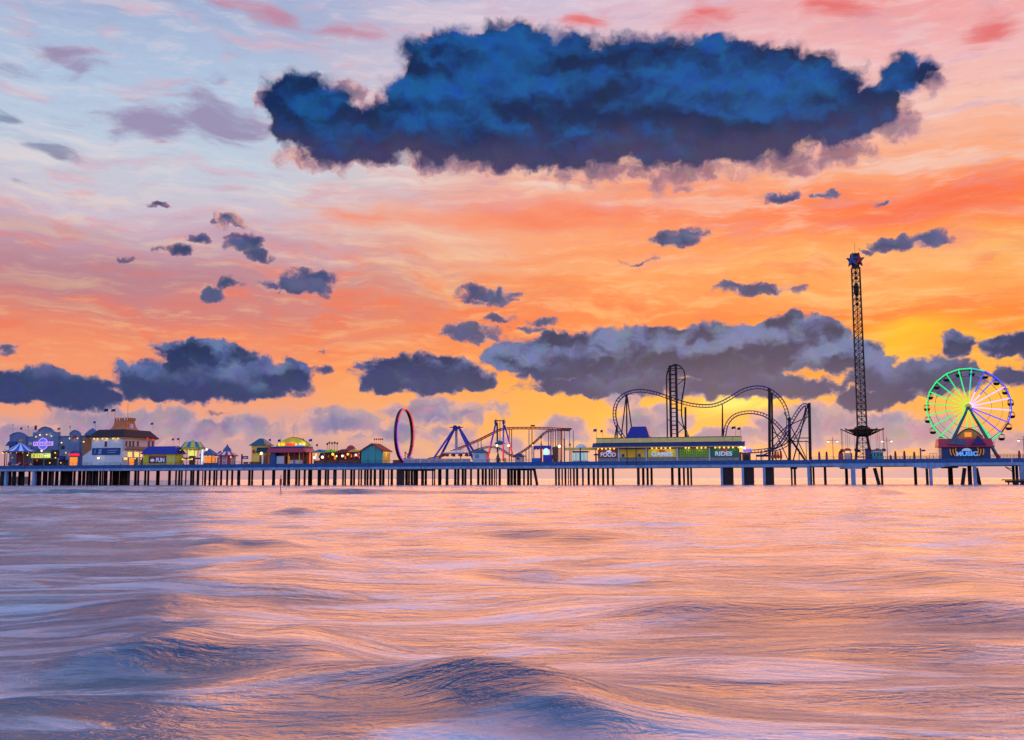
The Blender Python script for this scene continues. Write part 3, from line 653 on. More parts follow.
for k in range(4):
    y = ta+1.5+(tb-ta-3)*(k+1)/4; MB().box(x1_-.1, x1_+.4, y-.3, y+.3, zb, zb+1.0).build('merlon', M_terra, two)
MB().box(x1_+.12, x1_+.75, ta+3.0, ta+5.0, za+.9, za+2.4).build('tower_window', M_white, two)
def side_win(a, b_, y0, y1, m, name='window', z=13, frame=True):
    ta_, tb_ = t_of(a, xr+.3, z), t_of(b_, xr+.3, z); pm = (a+b_)/2; tm = (ta_+tb_)/2
    z0, z1 = ZZ(pm, y1, tm), ZZ(pm, y0, tm)
    f = MB().box(xr+.26, xr+.34, ta_-.1, tb_+.1, z0-.1, z1+.1).build(name, M_whitet if frame else m, rb)
    MB().box(xr+.35, xr+.38, ta_, tb_, z0, z1).build('pane', m, f)
for a in (125, 128.6, 132, 136.5, 147.5, 151.5): side_win(a, a+1.9, 441, 446.5, M_glass)
for a, b_ in ((127.5, 131.5), (134, 138.5), (140, 142)): side_win(a, b_, 452, 457, M_warmwin, z=10)
side_win(123.5, 127, 457.5, 460, M_warmwin, z=9); side_win(134.5, 137.5, 458, 466, M_glass, 'door', 8); side_win(140.5, 142.8, 458, 466, M_glass, 'door', 8)
side_win(129, 133.4, 458, 466, M_orangeglow, 'door', 8)
MB().box(xr+.1, xr+1.2, t_of(124, xr, 11), t1-.5, Z_(450), Z_(449.2)).build('balcony', M_brown, rb)
mb = MB(); ty = t_of(124, xr, 11)
while ty < t1-.6: mb.box(xr+1.1, xr+1.2, ty, ty+.12, Z_(449.2), Z_(446.6)); ty += .5
mb.box(xr+1.08, xr+1.22, t_of(124, xr, 11), t1-.5, Z_(446.8), Z_(446.4)); mb.build('balcony_rail', M_brown, rb)
wdw = MB().box(X_(103.5), X_(107.2), T-.1, T-.01, Z_(447.2), Z_(440.8)).build('window', M_whitet, rb)
MB().box(X_(104), X_(106.7), T-.14, T-.11, Z_(446.8), Z_(441.3)).build('pane', M_glass, wdw)
bn = MB().box(X_(92), X_(120), T-.2, T-.02, Z_(455), Z_(448)).build('banner', mat('midnight blue banner', (12, 44, 110), .5, var=.5, scale=.5), rb)
mb = MB()
for (a, b_, y0, y1) in ((94, 96, 449.5, 453.5), (98, 102, 449, 454), (107, 118, 450, 451), (107, 116, 452, 453)):
    mb.add([(X_(a), T-.23, Z_(y1)), (X_(a+.8), T-.23, Z_(y0)), (X_(b_), T-.23, Z_(y0)), (X_(b_-.8), T-.23, Z_(y1))], [(0, 1, 2, 3)])
    n_ = len(mb.v); mb.add([(v.x, v.y+.02, v.z) for v in mb.v[n_-4:n_]], [(3, 2, 1, 0)])
mb.build('banner_graphic', mat('sky blue print', (70, 140, 200), .5), bn)
bulbs(rb, [(X_(a), T-.55, Z_(438.6)) for a in (94, 97.5, 102.5, 107, 113, 118)], M_bulb, .33)
bulbs(rb, [(X_(100), T-.9, Z_(458.2))], M_bulbw, .42)
for a in (96, 105, 115): shine(rb, (X_(a), T-1.0, Z_(439.6)), 22)
shine(rb, (X_(100), T-1.6, Z_(458)), 30, (1, .85, .6))
for a in (126, 132, 138): shine(rb, (xr+2.0, t_of(a, xr, 10), ZZ(a, 454, 10)), 45)
MB().tube([(X_(98.6), T-.1, Z_(460)), (X_(98.8), T-.8, Z_(459)), (X_(101.5), T-.9, Z_(459.4))], .08, 5).build('lamp_bracket', M_black, rb)
bulbs(rb, [(xr+.9, t_of(a, xr, 9), ZZ(a, 458.6, 8)) for a in (124.5, 133, 139, 142)], M_bulb, .25)
bulbs(rb, [(xr+1.5, t_of(a, xr, 14), ZZ(a, b_, 14)) for a, b_ in ((143.8, 438.6), (149.5, 439.2))], M_redsign, .42, 'red_lamp')
MB().tube([(X_(114.6), T+7, Z_(419)), (X_(114.3), T+7, Z_(402))], .06, 5).build('antenna', M_black, rb)

# ------------------------------------------------------------------ yellow booth with blue hipped roof
def hut(name, label, cat, a, b_, y_wall, y_eave, y_ridge, T, depth, mw, mr_, over=.7, ins=2.2, insy=2.6, y_base=468):
    X = lambda px: S(px, T); mid_ = (a+b_)/2; Zc = lambda py: ZZ(mid_, py, T)
    o = thing(name, label, cat, org(mid_, T))
    MB().box(X(a), X(b_), T, T+depth, DECK, Zc(y_eave)).build('wall', mw, o)
    MB().hip(X(a)-over, X(b_)+over, T-over, T+depth+over, Zc(y_eave), Zc(y_ridge), ins, insy, .15).build('roof', mr_, o)
    return o, X, Zc
T = 1.6
fb, X_, Z_ = hut('game_booth', 'yellow green booth with royal blue roof and a maroon FUN sign', 'booth', 143.5, 174.5, 0, 454, 446.2, T, 5.5, M_ygreen, M_broof, .9, 1.6, 2.4)
sn = MB().box(X_(149), X_(166), T-.25, T-.05, Z_(463), Z_(455.6)).build('sign', M_maroon, fb)
MB().box(X_(149.6), X_(165.4), T-.28, T-.255, Z_(457.2), Z_(456.1)).build('sign_scroll', mat('dusty red trim', (180, 60, 80), .5), sn)
text_mesh('FUN', sn, 'lettering', M_letter, X_(156.6), X_(164.8), Z_(462.2), Z_(457.8), T-.3, bold=.03)
MB().ball((X_(152.8), T-.3, Z_(460.3)), .95, .06, .6, 10, 5).build('sign_badge', M_letter, sn)
for a in (167.5, 175.8-2): MB().box(X_(a), X_(a+.8), T-.12, T-.01, DECK, Z_(455)).build('door_frame', M_whitet, fb)
MB().box(X_(168.5), X_(173.6), T-.06, T-.01, DECK, Z_(455.5)).build('door', M_yel, fb)
MB().box(S(174.5, T)+.01, S(174.5, T)+.08, T+1.2, T+4.4, DECK+2.2, DECK+4.4).build('side_hatch', M_yel2, fb)

# ------------------------------------------------------------------ round tents and merry-go-rounds
def striped_top(parent, c, rad, z0, z1, ma, mb_, n=16, flare=.5, name='canopy'):
    prof = [(rad, z0), (rad*.62, z0+(z1-z0)*.38*flare*1.5), (rad*.3, z0+(z1-z0)*.66), (.08, z1)]
    a = MB().lathe(c, prof, n, 0).build(name, ma, parent); MB().lathe(c, prof, n, 1).build('stripes', mb_, a)
    return a
# blue and white merry-go-round (photo x 3-34)
T = 2.6; c = S(19.8, T+4); ty = T+4
cr_ = thing('carousel', 'merry-go-round under a blue and white striped peaked canopy', 'carousel', Vector((c, ty, DECK)))
rad = 13.2*mpp(20, ty); zE, zA = ZZ(20, 451.6, ty), ZZ(20, 442.3, ty)
striped_top(cr_, (c, ty, 0), rad, zE, zA, M_cloth_b, M_cloth_w, 20)
MB().lathe((c, ty, 0), [(rad+.1, zE+.05), (rad+.25, zE-.25), (rad+.1, zE-.6), (rad-.1, zE-.5)], 20).build('rounding_board', M_brown, cr_)
MB().ball((c, ty, zA+.5), .75, rz=.8).build('finial', mat('gilded ball', (200, 140, 50), .35, .5), cr_)
MB().tube([(c, ty, zA+1), (c, ty, zA+2.1)], .1).build('spike', M_tan, cr_)
bulbs(cr_, [(c+rad*math.cos(a), ty+rad*math.sin(a), zE-.65) for a in [math.pi*(1+k/9) for k in range(10)]], M_bulb, .17)
MB().tube([(c, ty, DECK), (c, ty, zE)], 1.5, 12).build('centre_drum', M_maroon, cr_)
for k in range(8):
    a = math.pi*2*k/8+.2; x, y = c+rad*.86*math.cos(a), ty+rad*.86*math.sin(a)
    MB().tube([(x, y, DECK), (x, y, zE)], .13, 6).build('pole', M_tan, cr_)
    h = MB(); x2, y2 = c+rad*.62*math.cos(a+.3), ty+rad*.62*math.sin(a+.3); dx, dy = -math.sin(a+.3), math.cos(a+.3); hz = DECK+1.7+.25*(k % 3)
    h.ball((x2, y2, hz), .45+.3*abs(dx), .45+.3*abs(dy), .35).tube([(x2+dx*.5, y2+dy*.5, hz+.1), (x2+dx*.9, y2+dy*.9, hz+.8)], .2, 6, r2=.14).tube([(x2+dx*.85, y2+dy*.85, hz+.85), (x2+dx*1.3, y2+dy*1.3, hz+.6)], .16, 6, r2=.09)
    for q in (-.4, .4): h.tube([(x2+dx*q, y2+dy*q, hz-.2), (x2+dx*(q+.2), y2+dy*(q+.2), hz-.9)], .09, 5)
    h.build('horse', (M_whitet, M_red, M_royal)[k % 3], cr_)
MB().lathe((c, ty, DECK), [(rad*.95, 0), (rad*.95, .4), (.1, .42)], 20).build('platform', M_red, cr_)

def carousel2():
    T = 8; c = S(192.3, T); o = thing('carousel', 'lit carousel with yellow and turquoise striped canopy behind the FUN booth', 'carousel', Vector((c, T, DECK)))
    rad = 10.6*mpp(192, T); zE, zA = ZZ(192, 447.6, T), ZZ(192, 439.9, T)
    striped_top(o, (c, T, 0), rad, zE, zA, M_cloth_t, M_cloth_y, 16, 1.3)
    MB().lathe((c, T, 0), [(rad*.95, zE), (rad*.92, zE-.9), (rad*.85, zE-.9)], 16).build('rounding_board', M_yel, o)
    MB().tube([(c, T, zE-3.2), (c, T, zE-1.2)], 1.6, 10).build('lit_drum', M_yellowsign, o)
    MB().tube([(c, T, DECK), (c, T, zE-3.2)], 1.2, 10).build('centre_drum', M_maroon, o)
    MB().lathe((c, T, zE-3.9), [(rad*.8, 0), (rad*.85, -.5), (.3, -.3)], 16).build('dark_valance', M_maroon, o)
    for k in range(8):
        a = math.pi*2*k/8; x, y = c+rad*.8*math.cos(a), T+rad*.8*math.sin(a)
        MB().tube([(x, y, DECK), (x, y, zE)], .1, 6).build('pole', M_tan, o)
    bulbs(o, [(c+dx, T-rad*.7, ZZ(192, 459.3, T)) for dx in (-2.2, -1.5, .4, 1.2, 2.0)], M_yellowsign, .38)
    bulbs(o, [(c+dx, T-rad*.9, zE-1.1) for dx in (-2.6, -.9, .9, 2.6)], M_bulb, .16)
carousel2()
def red_tent():
    T = 3; c = S(227, T+2.5); ty = T+2.5; o = thing('striped_tent', 'round red and white striped tent with scalloped peaked top', 'tent', Vector((c, ty, DECK)))
    rad = 9.6*mpp(227, ty); rd = 7.0*mpp(227, ty); zE, zA = ZZ(227, 455.4, ty), ZZ(227, 449.8, ty)
    a = striped_top(o, (c, ty, 0), rad, zE, zA+.4, M_cloth_r, M_cloth_w, 20, .7)
    MB().lathe((c, ty, 0), [(1.7, zA-.6), (1.3, zA+.4), (.5, zA+1.3), (.1, zA+2.1)], 12).build('cupola', M_greyd, o)
    MB().lathe((c, ty, 0), [(rad+.05, zE+.1), (rad+.15, zE-.25), (rad, zE-.3)], 20).build('valance', M_red, o)
    w = MB().lathe((c, ty, 0), [(rd, DECK), (rd, zE)], 12, 0).build('wall_panels', M_red, o); MB().lathe((c, ty, 0), [(rd, DECK), (rd, zE)], 12, 1).build('stripes', mat('pinkish white canvas', (214, 170, 176), .8), w)
    for k in range(12): 
        x, y = c+(rd+.06)*math.cos(k*math.pi/6), ty+(rd+.06)*math.sin(k*math.pi/6); MB().tube([(x, y, DECK), (x, y, zE)], .13, 5).build('post', M_whitet, w)
    bulbs(o, [(c+rad*.75, ty-rad*.6, zE-.7)], M_bulb, .3)
red_tent()
def pyramid_tent(a, b_, y0, y1, T, label, mr_, mlow):
    m_ = (a+b_)/2; c = S(m_, T); o = thing('peaked_stall', label, 'stall', Vector((c, T, DECK))); r = (b_-a)/2*mpp(m_, T)
    z0, z1 = ZZ(m_, y0, T), ZZ(m_, y1, T)
    MB().lathe((c, T, 0), [(r, z0-.15), (r, z0), (r*.5, z0+(z1-z0)*.48), (.05, z1)], 8).build('roof', mr_, o)
    for dx in (-1, 1):
        for dy in (-1, 1): MB().box(c+dx*r*.6-.1, c+dx*r*.6+.1, T+dy*r*.6-.1, T+dy*r*.6+.1, DECK, z0).build('post', M_brown, o)
    MB().box(c-r*.6, c+r*.6, T-r*.6, T+r*.6, DECK, DECK+1.9).build('counter', M_brown, o)
    MB().box(c-r*.5, c+r*.5, T-.2, T+.2, DECK+2, z0-.5).build('back_board', mlow, o)
    bulbs(o, [(c+dx, T-r*.6, z0-.5) for dx in (-r*.5, 0, r*.4)], M_bulb, .2)
pyramid_tent(200.5, 219, 455, 448.6, 8, 'stall with blue grey peaked roof and orange light behind the white lamp post', M_greyd, M_orangeglow)
pyramid_tent(215, 225, 455.6, 450.6, 12, 'small slate peaked roof stall half hidden by the red striped tent', M_greyd, M_maroon)

# ------------------------------------------------------------------ yellow pavilion with teal roof
T = 1.8
pv, X_, Z_ = hut('yellow_pavilion', 'yellow pavilion with dark teal peaked roof and a bright lamp over its doorway', 'pavilion', 251.3, 264, 0, 445.6, 438.2, T, 5.2, M_yel2, M_tealroof, .75, 2.6, 2.9)
MB().prism_x([(T-.03, Z_(447.5)), (T-1.0, Z_(453)), (T-.03, Z_(453))], X_(257), X_(268.5)).build('awning', mat('bottle green awning', (16, 50, 54), .7), pv)
MB().box(X_(259.5), X_(268.2), T-.1, T+2, DECK, Z_(455.5)).build('doorway', M_brown, pv)
MB().box(X_(262), X_(263.6), T-.3, T-.15, DECK, Z_(455)).build('white_post', M_whitet, pv)
MB().box(X_(252.4), X_(255.2), T-.12, T-.01, Z_(453.4), Z_(449.8)).build('sign', M_red, pv)
bulbs(pv, [(X_(263), T-1.3, Z_(453.4))], M_bulbw, .5); shine(pv, (X_(263), T-1.9, Z_(454)), 60)
MB().box(X_(268.4), X_(269.8), T-.2, T+.4, DECK, Z_(456)).build('corner_post', M_terra, pv)
ps = thing('sign_post', 'dark red post beside a small blue and white sign left of the yellow pavilion', 'sign', org(241.5, 2))
MB().box(S(241, 2), S(242.2, 2), 2, 2.3, DECK, ZZ(241, 454, 2)).build('post', M_maroon, ps)
sb_ = MB().box(S(242.3, 2), S(247.8, 2), 2.1, 2.25, ZZ(244, 459, 2), ZZ(244, 456, 2)).build('board', M_navy, ps)
MB().box(S(243.2, 2), S(247, 2), 2.04, 2.08, ZZ(244, 458.2, 2), ZZ(244, 457, 2)).build('board_stripe', M_whitet, sb_)
for k, (px, w) in enumerate(((245.5, 5), (251.5, 5), (257, 5))):
    b2 = thing('bench', ('brown bench below the blue and white sign board', 'brown bench at the left corner of the yellow pavilion', 'brown bench before the yellow pavilion doorway')[k], 'bench', org(px, 1.0), 'benches along the blue side boards')
    x0, x1 = S(px-w/2, 1), S(px+w/2, 1)
    MB().box(x0, x1, .7, 1.3, DECK+1.15, DECK+1.3).build('seat', M_brown, b2); MB().box(x0, x1, 1.28, 1.38, DECK+1.35, DECK+2.1).build('backrest', M_brown, b2)
    for x in (x0+.1, x1-.25): MB().box(x, x+.15, .75, 1.25, DECK, DECK+1.15).build('leg', M_black, b2)

# ------------------------------------------------------------------ snack bar with arched yellow gable, blue front and crimson awning
T = 1.7; X_ = lambda px: S(px, T); Z_ = lambda py, px=288: ZZ(px, py, T)
sb = thing('snack_bar', 'blue fronted snack bar with crimson awning and arched yellow gable above', 'snack bar', org(288, T))
xr = X_(303.5)
MB().box(X_(270.2), xr, T+2.2, T+7, DECK, Z_(446.6)).build('back_wall', M_brown, sb)
MB().box(X_(270.2), X_(275.4), T, T+2.2, DECK, Z_(450)).build('blue_pier', M_blue, sb)
MB().box(X_(269.5), xr+.2, T-.2, T+7, Z_(448.2), Z_(446.4)).build('fascia', mat('dark blue fascia', (20, 48, 110), .5), sb)
MB().prism_x([(T-.22, Z_(448.2)), (T-1.4, Z_(452.2)), (T-1.4, Z_(452.6)), (T-.22, Z_(452.6))], X_(268.2), xr+.6).build('awning', M_redroof, sb)
MB().prism([(xr+.21, Z_(448.2)), (xr+1.5, Z_(452.2)), (xr+1.5, Z_(452.6)), (xr+.21, Z_(452.6))], T-1.0, T+6.9).build('side_awning', mat('lighter red awning', (190, 76, 92), .6), sb)  # side slope of the awning, a lighter red than the front
ar = [(X_(271.5), Z_(446.3))]+arch(X_(271.5), X_(305.5), Z_(445.2), Z_(437.2), 16, .85)+[(X_(305.5), Z_(446.3))]
ag = MB().prism(ar, T+3.2, T+4.0).build('arched_gable', M_yel, sb)
MB().tube([(x, T+3.6, z) for x, z in ar[1:-1]], .2, 5).build('gable_trim', mat('olive trim', (110, 96, 50), .6), ag)
bulbs(sb, [(X_(a), T+2.8, Z_(444.2)) for a in (275, 279.5, 292, 296, 300.5)], M_bulb, .42)
for a in (277, 288, 299): shine(sb, (X_(a), T+2.3, Z_(443.4)), 30)
mb = MB()
for a in (282, 284.2, 286.4, 288.6): mb.box(X_(a), X_(a+1.6), T+3.0, T+3.15, Z_(445.6), Z_(443))
mb.build('red_marks', M_redneon, sb)
MB().ball((X_(296.5), T+2.4, Z_(446.3)), 2.1, 1.6, .75, 12, 6).build('skylight', M_cloth_w, sb)
MB().box(X_(276), X_(284), T+.4, T+.6, DECK, Z_(456)).build('counter_panel', M_white, sb)
MB().box(X_(289.5), X_(302.5), T+.4, T+.6, DECK, Z_(460)).build('counter_panel', M_white, sb)
for px, m_ in ((284.6, M_red), (288.3, M_yel2), (294, M_red), (299.4, M_yel2), (303, M_red)): MB().box(X_(px)-.15, X_(px)+.15, T-.1, T+.2, DECK, Z_(452.6)).build('post', m_, sb)
MB().box(X_(287), X_(288), T+.7, T+1.2, DECK, Z_(456)).build('vending_box', M_orangeglow, sb)
MB().box(X_(306.6), X_(307.8), T+2, T+2.3, DECK, Z_(453)).build('neon_post', glow('orange red neon', (250, 90, 40), .9), sb)
MB().tube([(X_(288.6), T+3.6, Z_(437)), (X_(288.4), T+3.6, Z_(424))], .05, 5).build('antenna', M_black, sb)

# ------------------------------------------------------------------ prize stalls
T = 1.9; X_ = lambda px: S(px, T); Z_ = lambda py, px=337: ZZ(px, py, T)
def stall(a, b_, label, mroof, k):
    o = thing('prize_stall', label, 'stall', org((a+b_)/2, T), 'row of prize stalls')
    x0, x1 = X_(a)+.05, X_(b_)-.05
    MB().box(x0, x1, T, T+.3, DECK, Z_(460.2)).build('counter', M_brown, o)
    MB().box(x0, x1, T+4.4, T+4.7, DECK, Z_(452)).build('back_wall', M_maroon, o)
    MB().prism([(x0-.1, Z_(452)), (x0-.1, Z_(451.2)), ((x0+x1)/2, Z_(449.2)), (x1+.1, Z_(451.2)), (x1+.1, Z_(452))], T-.6, T+4.8).build('roof', mroof, o)
    vl = MB()
    for q in range(6):
        xa_ = x0+(x1-x0)*q/6; vl.add([(xa_, T-.66, Z_(452)), (xa_+(x1-x0)/6, T-.66, Z_(452)), (xa_+(x1-x0)/12, T-.66, Z_(453.4)), (xa_, T-.62, Z_(452)), (xa_+(x1-x0)/6, T-.62, Z_(452)), (xa_+(x1-x0)/12, T-.62, Z_(453.4))], [(0, 1, 2), (5, 4, 3), (0, 2, 5, 3), (1, 4, 5, 2)])
    vl.build('valance', (M_cloth_y, M_green, M_red, M_royal)[k % 4], o)
    for x in (x0+.1, x1-.1): MB().box(x-.1, x+.1, T-.3, T-.1, DECK, Z_(452)).build('post', M_brown, o)
    cols = [M_red, M_royal, M_cloth_y, M_green, M_pinkneon, M_whitet, M_orangeglow]
    rnd = random.Random(k)
    for q in range(9):     # plush prizes hung in the stall: body, head and ears each
        x = x0+.4+(x1-x0-.8)*rnd.random(); z = rnd.uniform(Z_(459), Z_(453.8)); y = T+rnd.uniform(.6, 3.8)
        MB().ball((x, y, z), .3, .25, .34, 7, 4).ball((x, y, z+.48), .2, n=7, m=4).ball((x-.16, y, z+.68), .09, n=5, m=3).ball((x+.16, y, z+.68), .09, n=5, m=3).build('hanging_prize', rnd.choice(cols), o)
    return o
stall(314, 325.5, 'prize stall with turquoise roof next to the snack bar', M_cloth_t, 0)
stall(325.5, 337, 'prize stall with yellow green roof, second from the snack bar', M_lime, 1)
stall(337, 349, 'prize stall under a brown roof, topped by a red tiered canopy', M_brown, 2)
stall(349, 360.5, 'prize stall with amber roof next to the turquoise barn', M_amber, 3)
for k, (px, py, m_, r) in enumerate(((316, 454.6, M_bulb, .5), (314.6, 457.4, M_bulbw, .45), (322.6, 457, M_bulbw, .5), (333, 454.2, M_bulb, .55), (336.8, 456.2, M_bulbw, .3), (342.6, 456, M_bulbw, .42), (348, 454.4, M_bulb, .45), (356, 455, M_bulbw, .36))):
    o = thing('hanging_lamp', ('yellow lamp hanging nearest the snack bar', 'white globe lamp low by the snack bar corner', 'white globe lamp in the turquoise roofed stall', 'large yellow lamp in the yellow green roofed stall', 'tiny white lamp where the second and third stalls meet', 'white lamp in the brown roofed stall', 'yellow lamp under the red tiered canopy', 'white lamp in the stall by the turquoise barn')[k], 'lamp', Vector((X_(px), T-.2, Z_(py))), 'lamps along the prize stalls')
    MB().ball((X_(px), T-.2, Z_(py)), r, n=8, m=6).build('globe', m_, o); MB().tube([(X_(px), T-.2, Z_(py)+r), (X_(px), T-.2, Z_(452))], .04, 4).build('cord', M_black, o)
o = thing('tiered_canopy', 'red tiered canopy standing above the brown roofed prize stall', 'canopy', Vector((X_(348.5), T+2, Z_(450))))
MB().lathe((X_(348.5), T+2, Z_(450.5)), [(2.6, 0), (2.4, .4), (1.5, .9), (1.5, 1.2), (.9, 1.7), (.1, 2.0)], 10).build('roof', M_red, o)
MB().box(X_(346.5), X_(350.5), T+.6, T+.7, Z_(449.4), Z_(448.2)).build('panel', M_bluesign, o)
o = thing('rooftop_figures', 'little row of red cut out figures on top of the prize stalls', 'decoration', Vector((X_(330), T+2, Z_(449))))
mbb = [(324.6, 443.6), (326.6, 442.4), (329.3, 443), (332, 442.6), (334.5, 443.2)]
for px, py in mbb:
    x, z = X_(px), Z_(py); MB().tube([(x, T+2, Z_(450)), (x, T+2, z)], .08, 5).ball((x, T+2, z), .35, .2, .5, 6, 4).tube([(x-.5, T+2, z-.2), (x+.5, T+2, z+.3)], .12, 5).build('figure', M_brick, o)

# ------------------------------------------------------------------ turquoise barn
T = 1.6; X_ = lambda px: S(px, T); Z_ = lambda py, px=372: ZZ(px, py, T)
bn_ = thing('turquoise_barn', 'turquoise gabled shed with dark red roof and yellow side wall', 'shed', org(372, T))
xa, xb = X_(361.3), X_(382.4); xm = (xa+xb)/2; D_ = 7.0
MB().prism([(xa, DECK), (xa, Z_(450.6)), (xm, Z_(444.4)), (xb, Z_(450.6)), (xb, DECK)], T, T+.3).build('front_wall', M_teal, bn_)
MB().box(xb-.3, xb, T+.3, T+D_, DECK, Z_(450.8)).build('side_wall', M_yel2, bn_)
MB().box(xa, xa+.3, T+.3, T+D_, DECK, Z_(450.8)).box(xa+.3, xb-.3, T+D_-.3, T+D_, DECK, Z_(450.8)).build('back_wall', M_teal, bn_)
k_ = (Z_(444.0)-Z_(450.6))/(xm-xa)
for sg_, nm in ((-1, 'roof'), (1, 'roof')):
    xe = xm+sg_*(xm-xa+.8); ze = Z_(444.0)-k_*(xm-xa+.8)
    MB().prism([(xm, Z_(444.0)), (xe, ze), (xe, ze+.28), (xm, Z_(444.0)+.3)], T-.6, T+D_+.6).build(nm, mat('dark red tiles', (134, 30, 36), .8, var=.35, scale=3, bump=.3), bn_)
for px in (368, 375.6): MB().box(X_(px)-.08, X_(px)+.08, T-.05, T-.002, DECK, Z_(446.6)).build('batten', M_brick, bn_)
MB().tube([(xa-.5, T-.62, Z_(451.6)), (xm, T-.62, Z_(443.9)), (xb+.5, T-.62, Z_(451.6))], .13, 4).build('barge_board', M_red, bn_)
shine(bn_, (xb+1.2, T+3.5, Z_(453.5)), 60)
bulbs(bn_, [(xb+.15, T+1.2+k*2.2, Z_(452)) for k in range(3)], M_bulb, .22)
mb = MB()
for q, px in enumerate((371.5, 373.6, 375.8, 377.8, 379.6)):
    mb = MB().prism([(X_(px)+.42*math.cos(a*math.pi/5+.3)*(1 if a % 2 else .55), Z_(439)+.42*math.sin(a*math.pi/5+.3)*(1 if a % 2 else .55)) for a in range(10)], T+2.4, T+2.55)
    mb.tube([(X_(px), T+2.5, Z_(439)), (X_(px), T+2.5, Z_(443.8))], .03, 4); mb.build('roof_ornament', M_red, bn_)
# ------------------------------------------------------------------ neon ring ride
def ring_ride():
    T = 5.; base = org(403.5, T); o = thing('ring_ride', 'tall upright ring ride edged with pink and purple neon', 'fairground ride', base)
    zt, zb = ZZ(404, 408.2, T), ZZ(404, 462, T); R_ = (zt-zb)/2; cz = (zt+zb)/2; cxs = S(404, T)
    view = math.atan2(*(world(Vector((cxs, T, 0))).xy))          # azimuth of the line of sight
    wpx = 8.0*mpp(404, T); ang = math.asin(min(1, wpx/R_))
    az = view+ang                                                  # the ring's far limb is on the right
    d = Vector((math.sin(az), math.cos(az), 0)); dl = Vector((d.dot(US), d.dot(UT), 0)); nl = Vector((dl.y, -dl.x, 0))
    vd = Vector((math.sin(view), math.cos(view), 0)); vp = Vector((vd.dot(US), vd.dot(UT), 0))
    if nl.dot(vp) > 0: nl = -nl
    C = Vector((cxs, T, cz)); N = 48
    def rings(r_in, r_out, w0, w1):
        mb = MB(); vs = []
        for k in range(N):
            a = 2*math.pi*k/N; e = dl*math.cos(a)+Vector((0, 0, 1))*math.sin(a)
            for r, w in ((r_in, w0), (r_out, w0), (r_out, w1), (r_in, w1)): vs.append(C+e*r+nl*w)
        fs = [(k*4+q, k*4+(q+1) % 4, ((k+1) % N)*4+(q+1) % 4, ((k+1) % N)*4+q) for k in range(N) for q in range(4)]
        return mb.add(vs, fs)
    rings(R_-.5, R_, -.6, .6).build('ring', mat('dark maroon steel', (58, 22, 34), .4, .2), o)
    def arcn(a0, a1, r, w, m):
        pts = [C+(dl*math.cos(a)+Vector((0, 0, 1))*math.sin(a))*r+nl*w for a in [a0+(a1-a0)*k/20 for k in range(21)]]
        MB().tube(pts, .2, 5).build('neon_tube', m, o)
    for r8, w in ((R_-.12, .62), (R_-.40, .62)):
        arcn(R(60), R(150), r8, w, M_pinkneon); arcn(R(-110), R(-50), r8, w, M_purple); arcn(R(150), R(250), r8, w, M_purple); arcn(R(-50), R(60), r8, w, M_pinkneon)
    MB().box(cxs-3.4, cxs-.3, T-2, T+1, DECK, DECK+2.4).build('plinth', M_brick, o)
    MB().box(cxs+.4, cxs+4, T-1.6, T+1.8, DECK, DECK+1.7).build('station', M_whitet, o)
    for q in (-2.2, 2.2): MB().bar(C+nl*2.6+Vector((q, 0, DECK-cz)), C+nl*.4-Vector((0, 0, R_*.62)), .25).build('strut', M_red, o)
    for q in range(4): MB().box(cxs+.2+q*.9, cxs+.8+q*.9, T-1, T, DECK+1.8, DECK+3.0+.3*(q % 2)).build('car', (M_maroon, M_whitet)[q % 2], o)
ring_ride()
bw = thing('barrier_wall', 'long low pale barrier in front of the ring and swing rides', 'barrier', org(438, 1.2))
for k in range(8):
    a = 404+k*8.3; MB().box(S(a, 1.2), S(a+7.9, 1.2), 1.2, 1.35, DECK, ZZ(a, 458.6, 1.2)).build('panel', mat('pale lilac panel', (176, 168, 184), .6), bw)

# ------------------------------------------------------------------ blue A-frame pendulum ride
def pendulum():
    T = 9.; o = thing('pendulum_ride', 'blue A-frame pendulum ride with pale arm and red seats', 'fairground ride', org(457, T))
    A = lambda px, py, t: pt(px, py, t)
    ap0, ap1 = A(456.6, 427.5, T-1.3), A(456.8, 427.5, T+1.3)
    for (fx, fy, tt, apx) in ((435.6, 455.5, T-4.5, 454.5), (441, 455.5, T+4.5, 454.8), (471.6, 455.5, T-4.5, 459.2), (474, 452, T+4.5, 459.4)):
        top = A(apx, 428, T+(-1.2 if tt < T else 1.2)); foot = A(fx, fy, tt); foot = top+(foot-top)*((DECK-top.z)/(foot.z-top.z))
        MB().bar(top, foot, .62).build('leg', M_royal, o)
    MB().tube([A(455, 427.6, T-1.6)+Vector((0, 0, 0)), A(455, 427.6, T+1.6)], .9, 10).build('hub', M_navy, o)
    MB().tube([A(459, 427.8, T-1.4), A(459, 427.8, T+1.4)], .7, 10).build('hub', M_navy, o)
    MB().bar(A(449.6, 427.4, T), A(463.2, 427.4, T), .28).build('cross_bar', M_maroon, o)
    MB().bar(A(456.3, 428.6, T), A(456.5, 452.5, T), .75).build('pendulum_arm', mat('pale steel arm', (150, 160, 190), .5, .1), o)
    c = A(456.6, 452.6, T)
    MB().lathe(c, [(.3, .9), (3.2, .3), (5.2, 0), (5.2, -.35), (.3, -.5)], 20).build('platform', M_whitet, o)
    for k in range(12):
        a = 2*math.pi*k/12; p = c+Vector((5*math.cos(a), 5*math.sin(a), -1.3))
        MB().box(p.x-.42, p.x+.42, p.y-.42, p.y+.42, p.z, p.z+.25).box(p.x-.42, p.x+.42, p.y+.2, p.y+.42, p.z, p.z+1.2).build('seat', M_red, o)
    MB().box(c.x-7.6, c.x+7, T-5, T+5, DECK, DECK+1.6).build('base', M_concd, o)
pendulum()

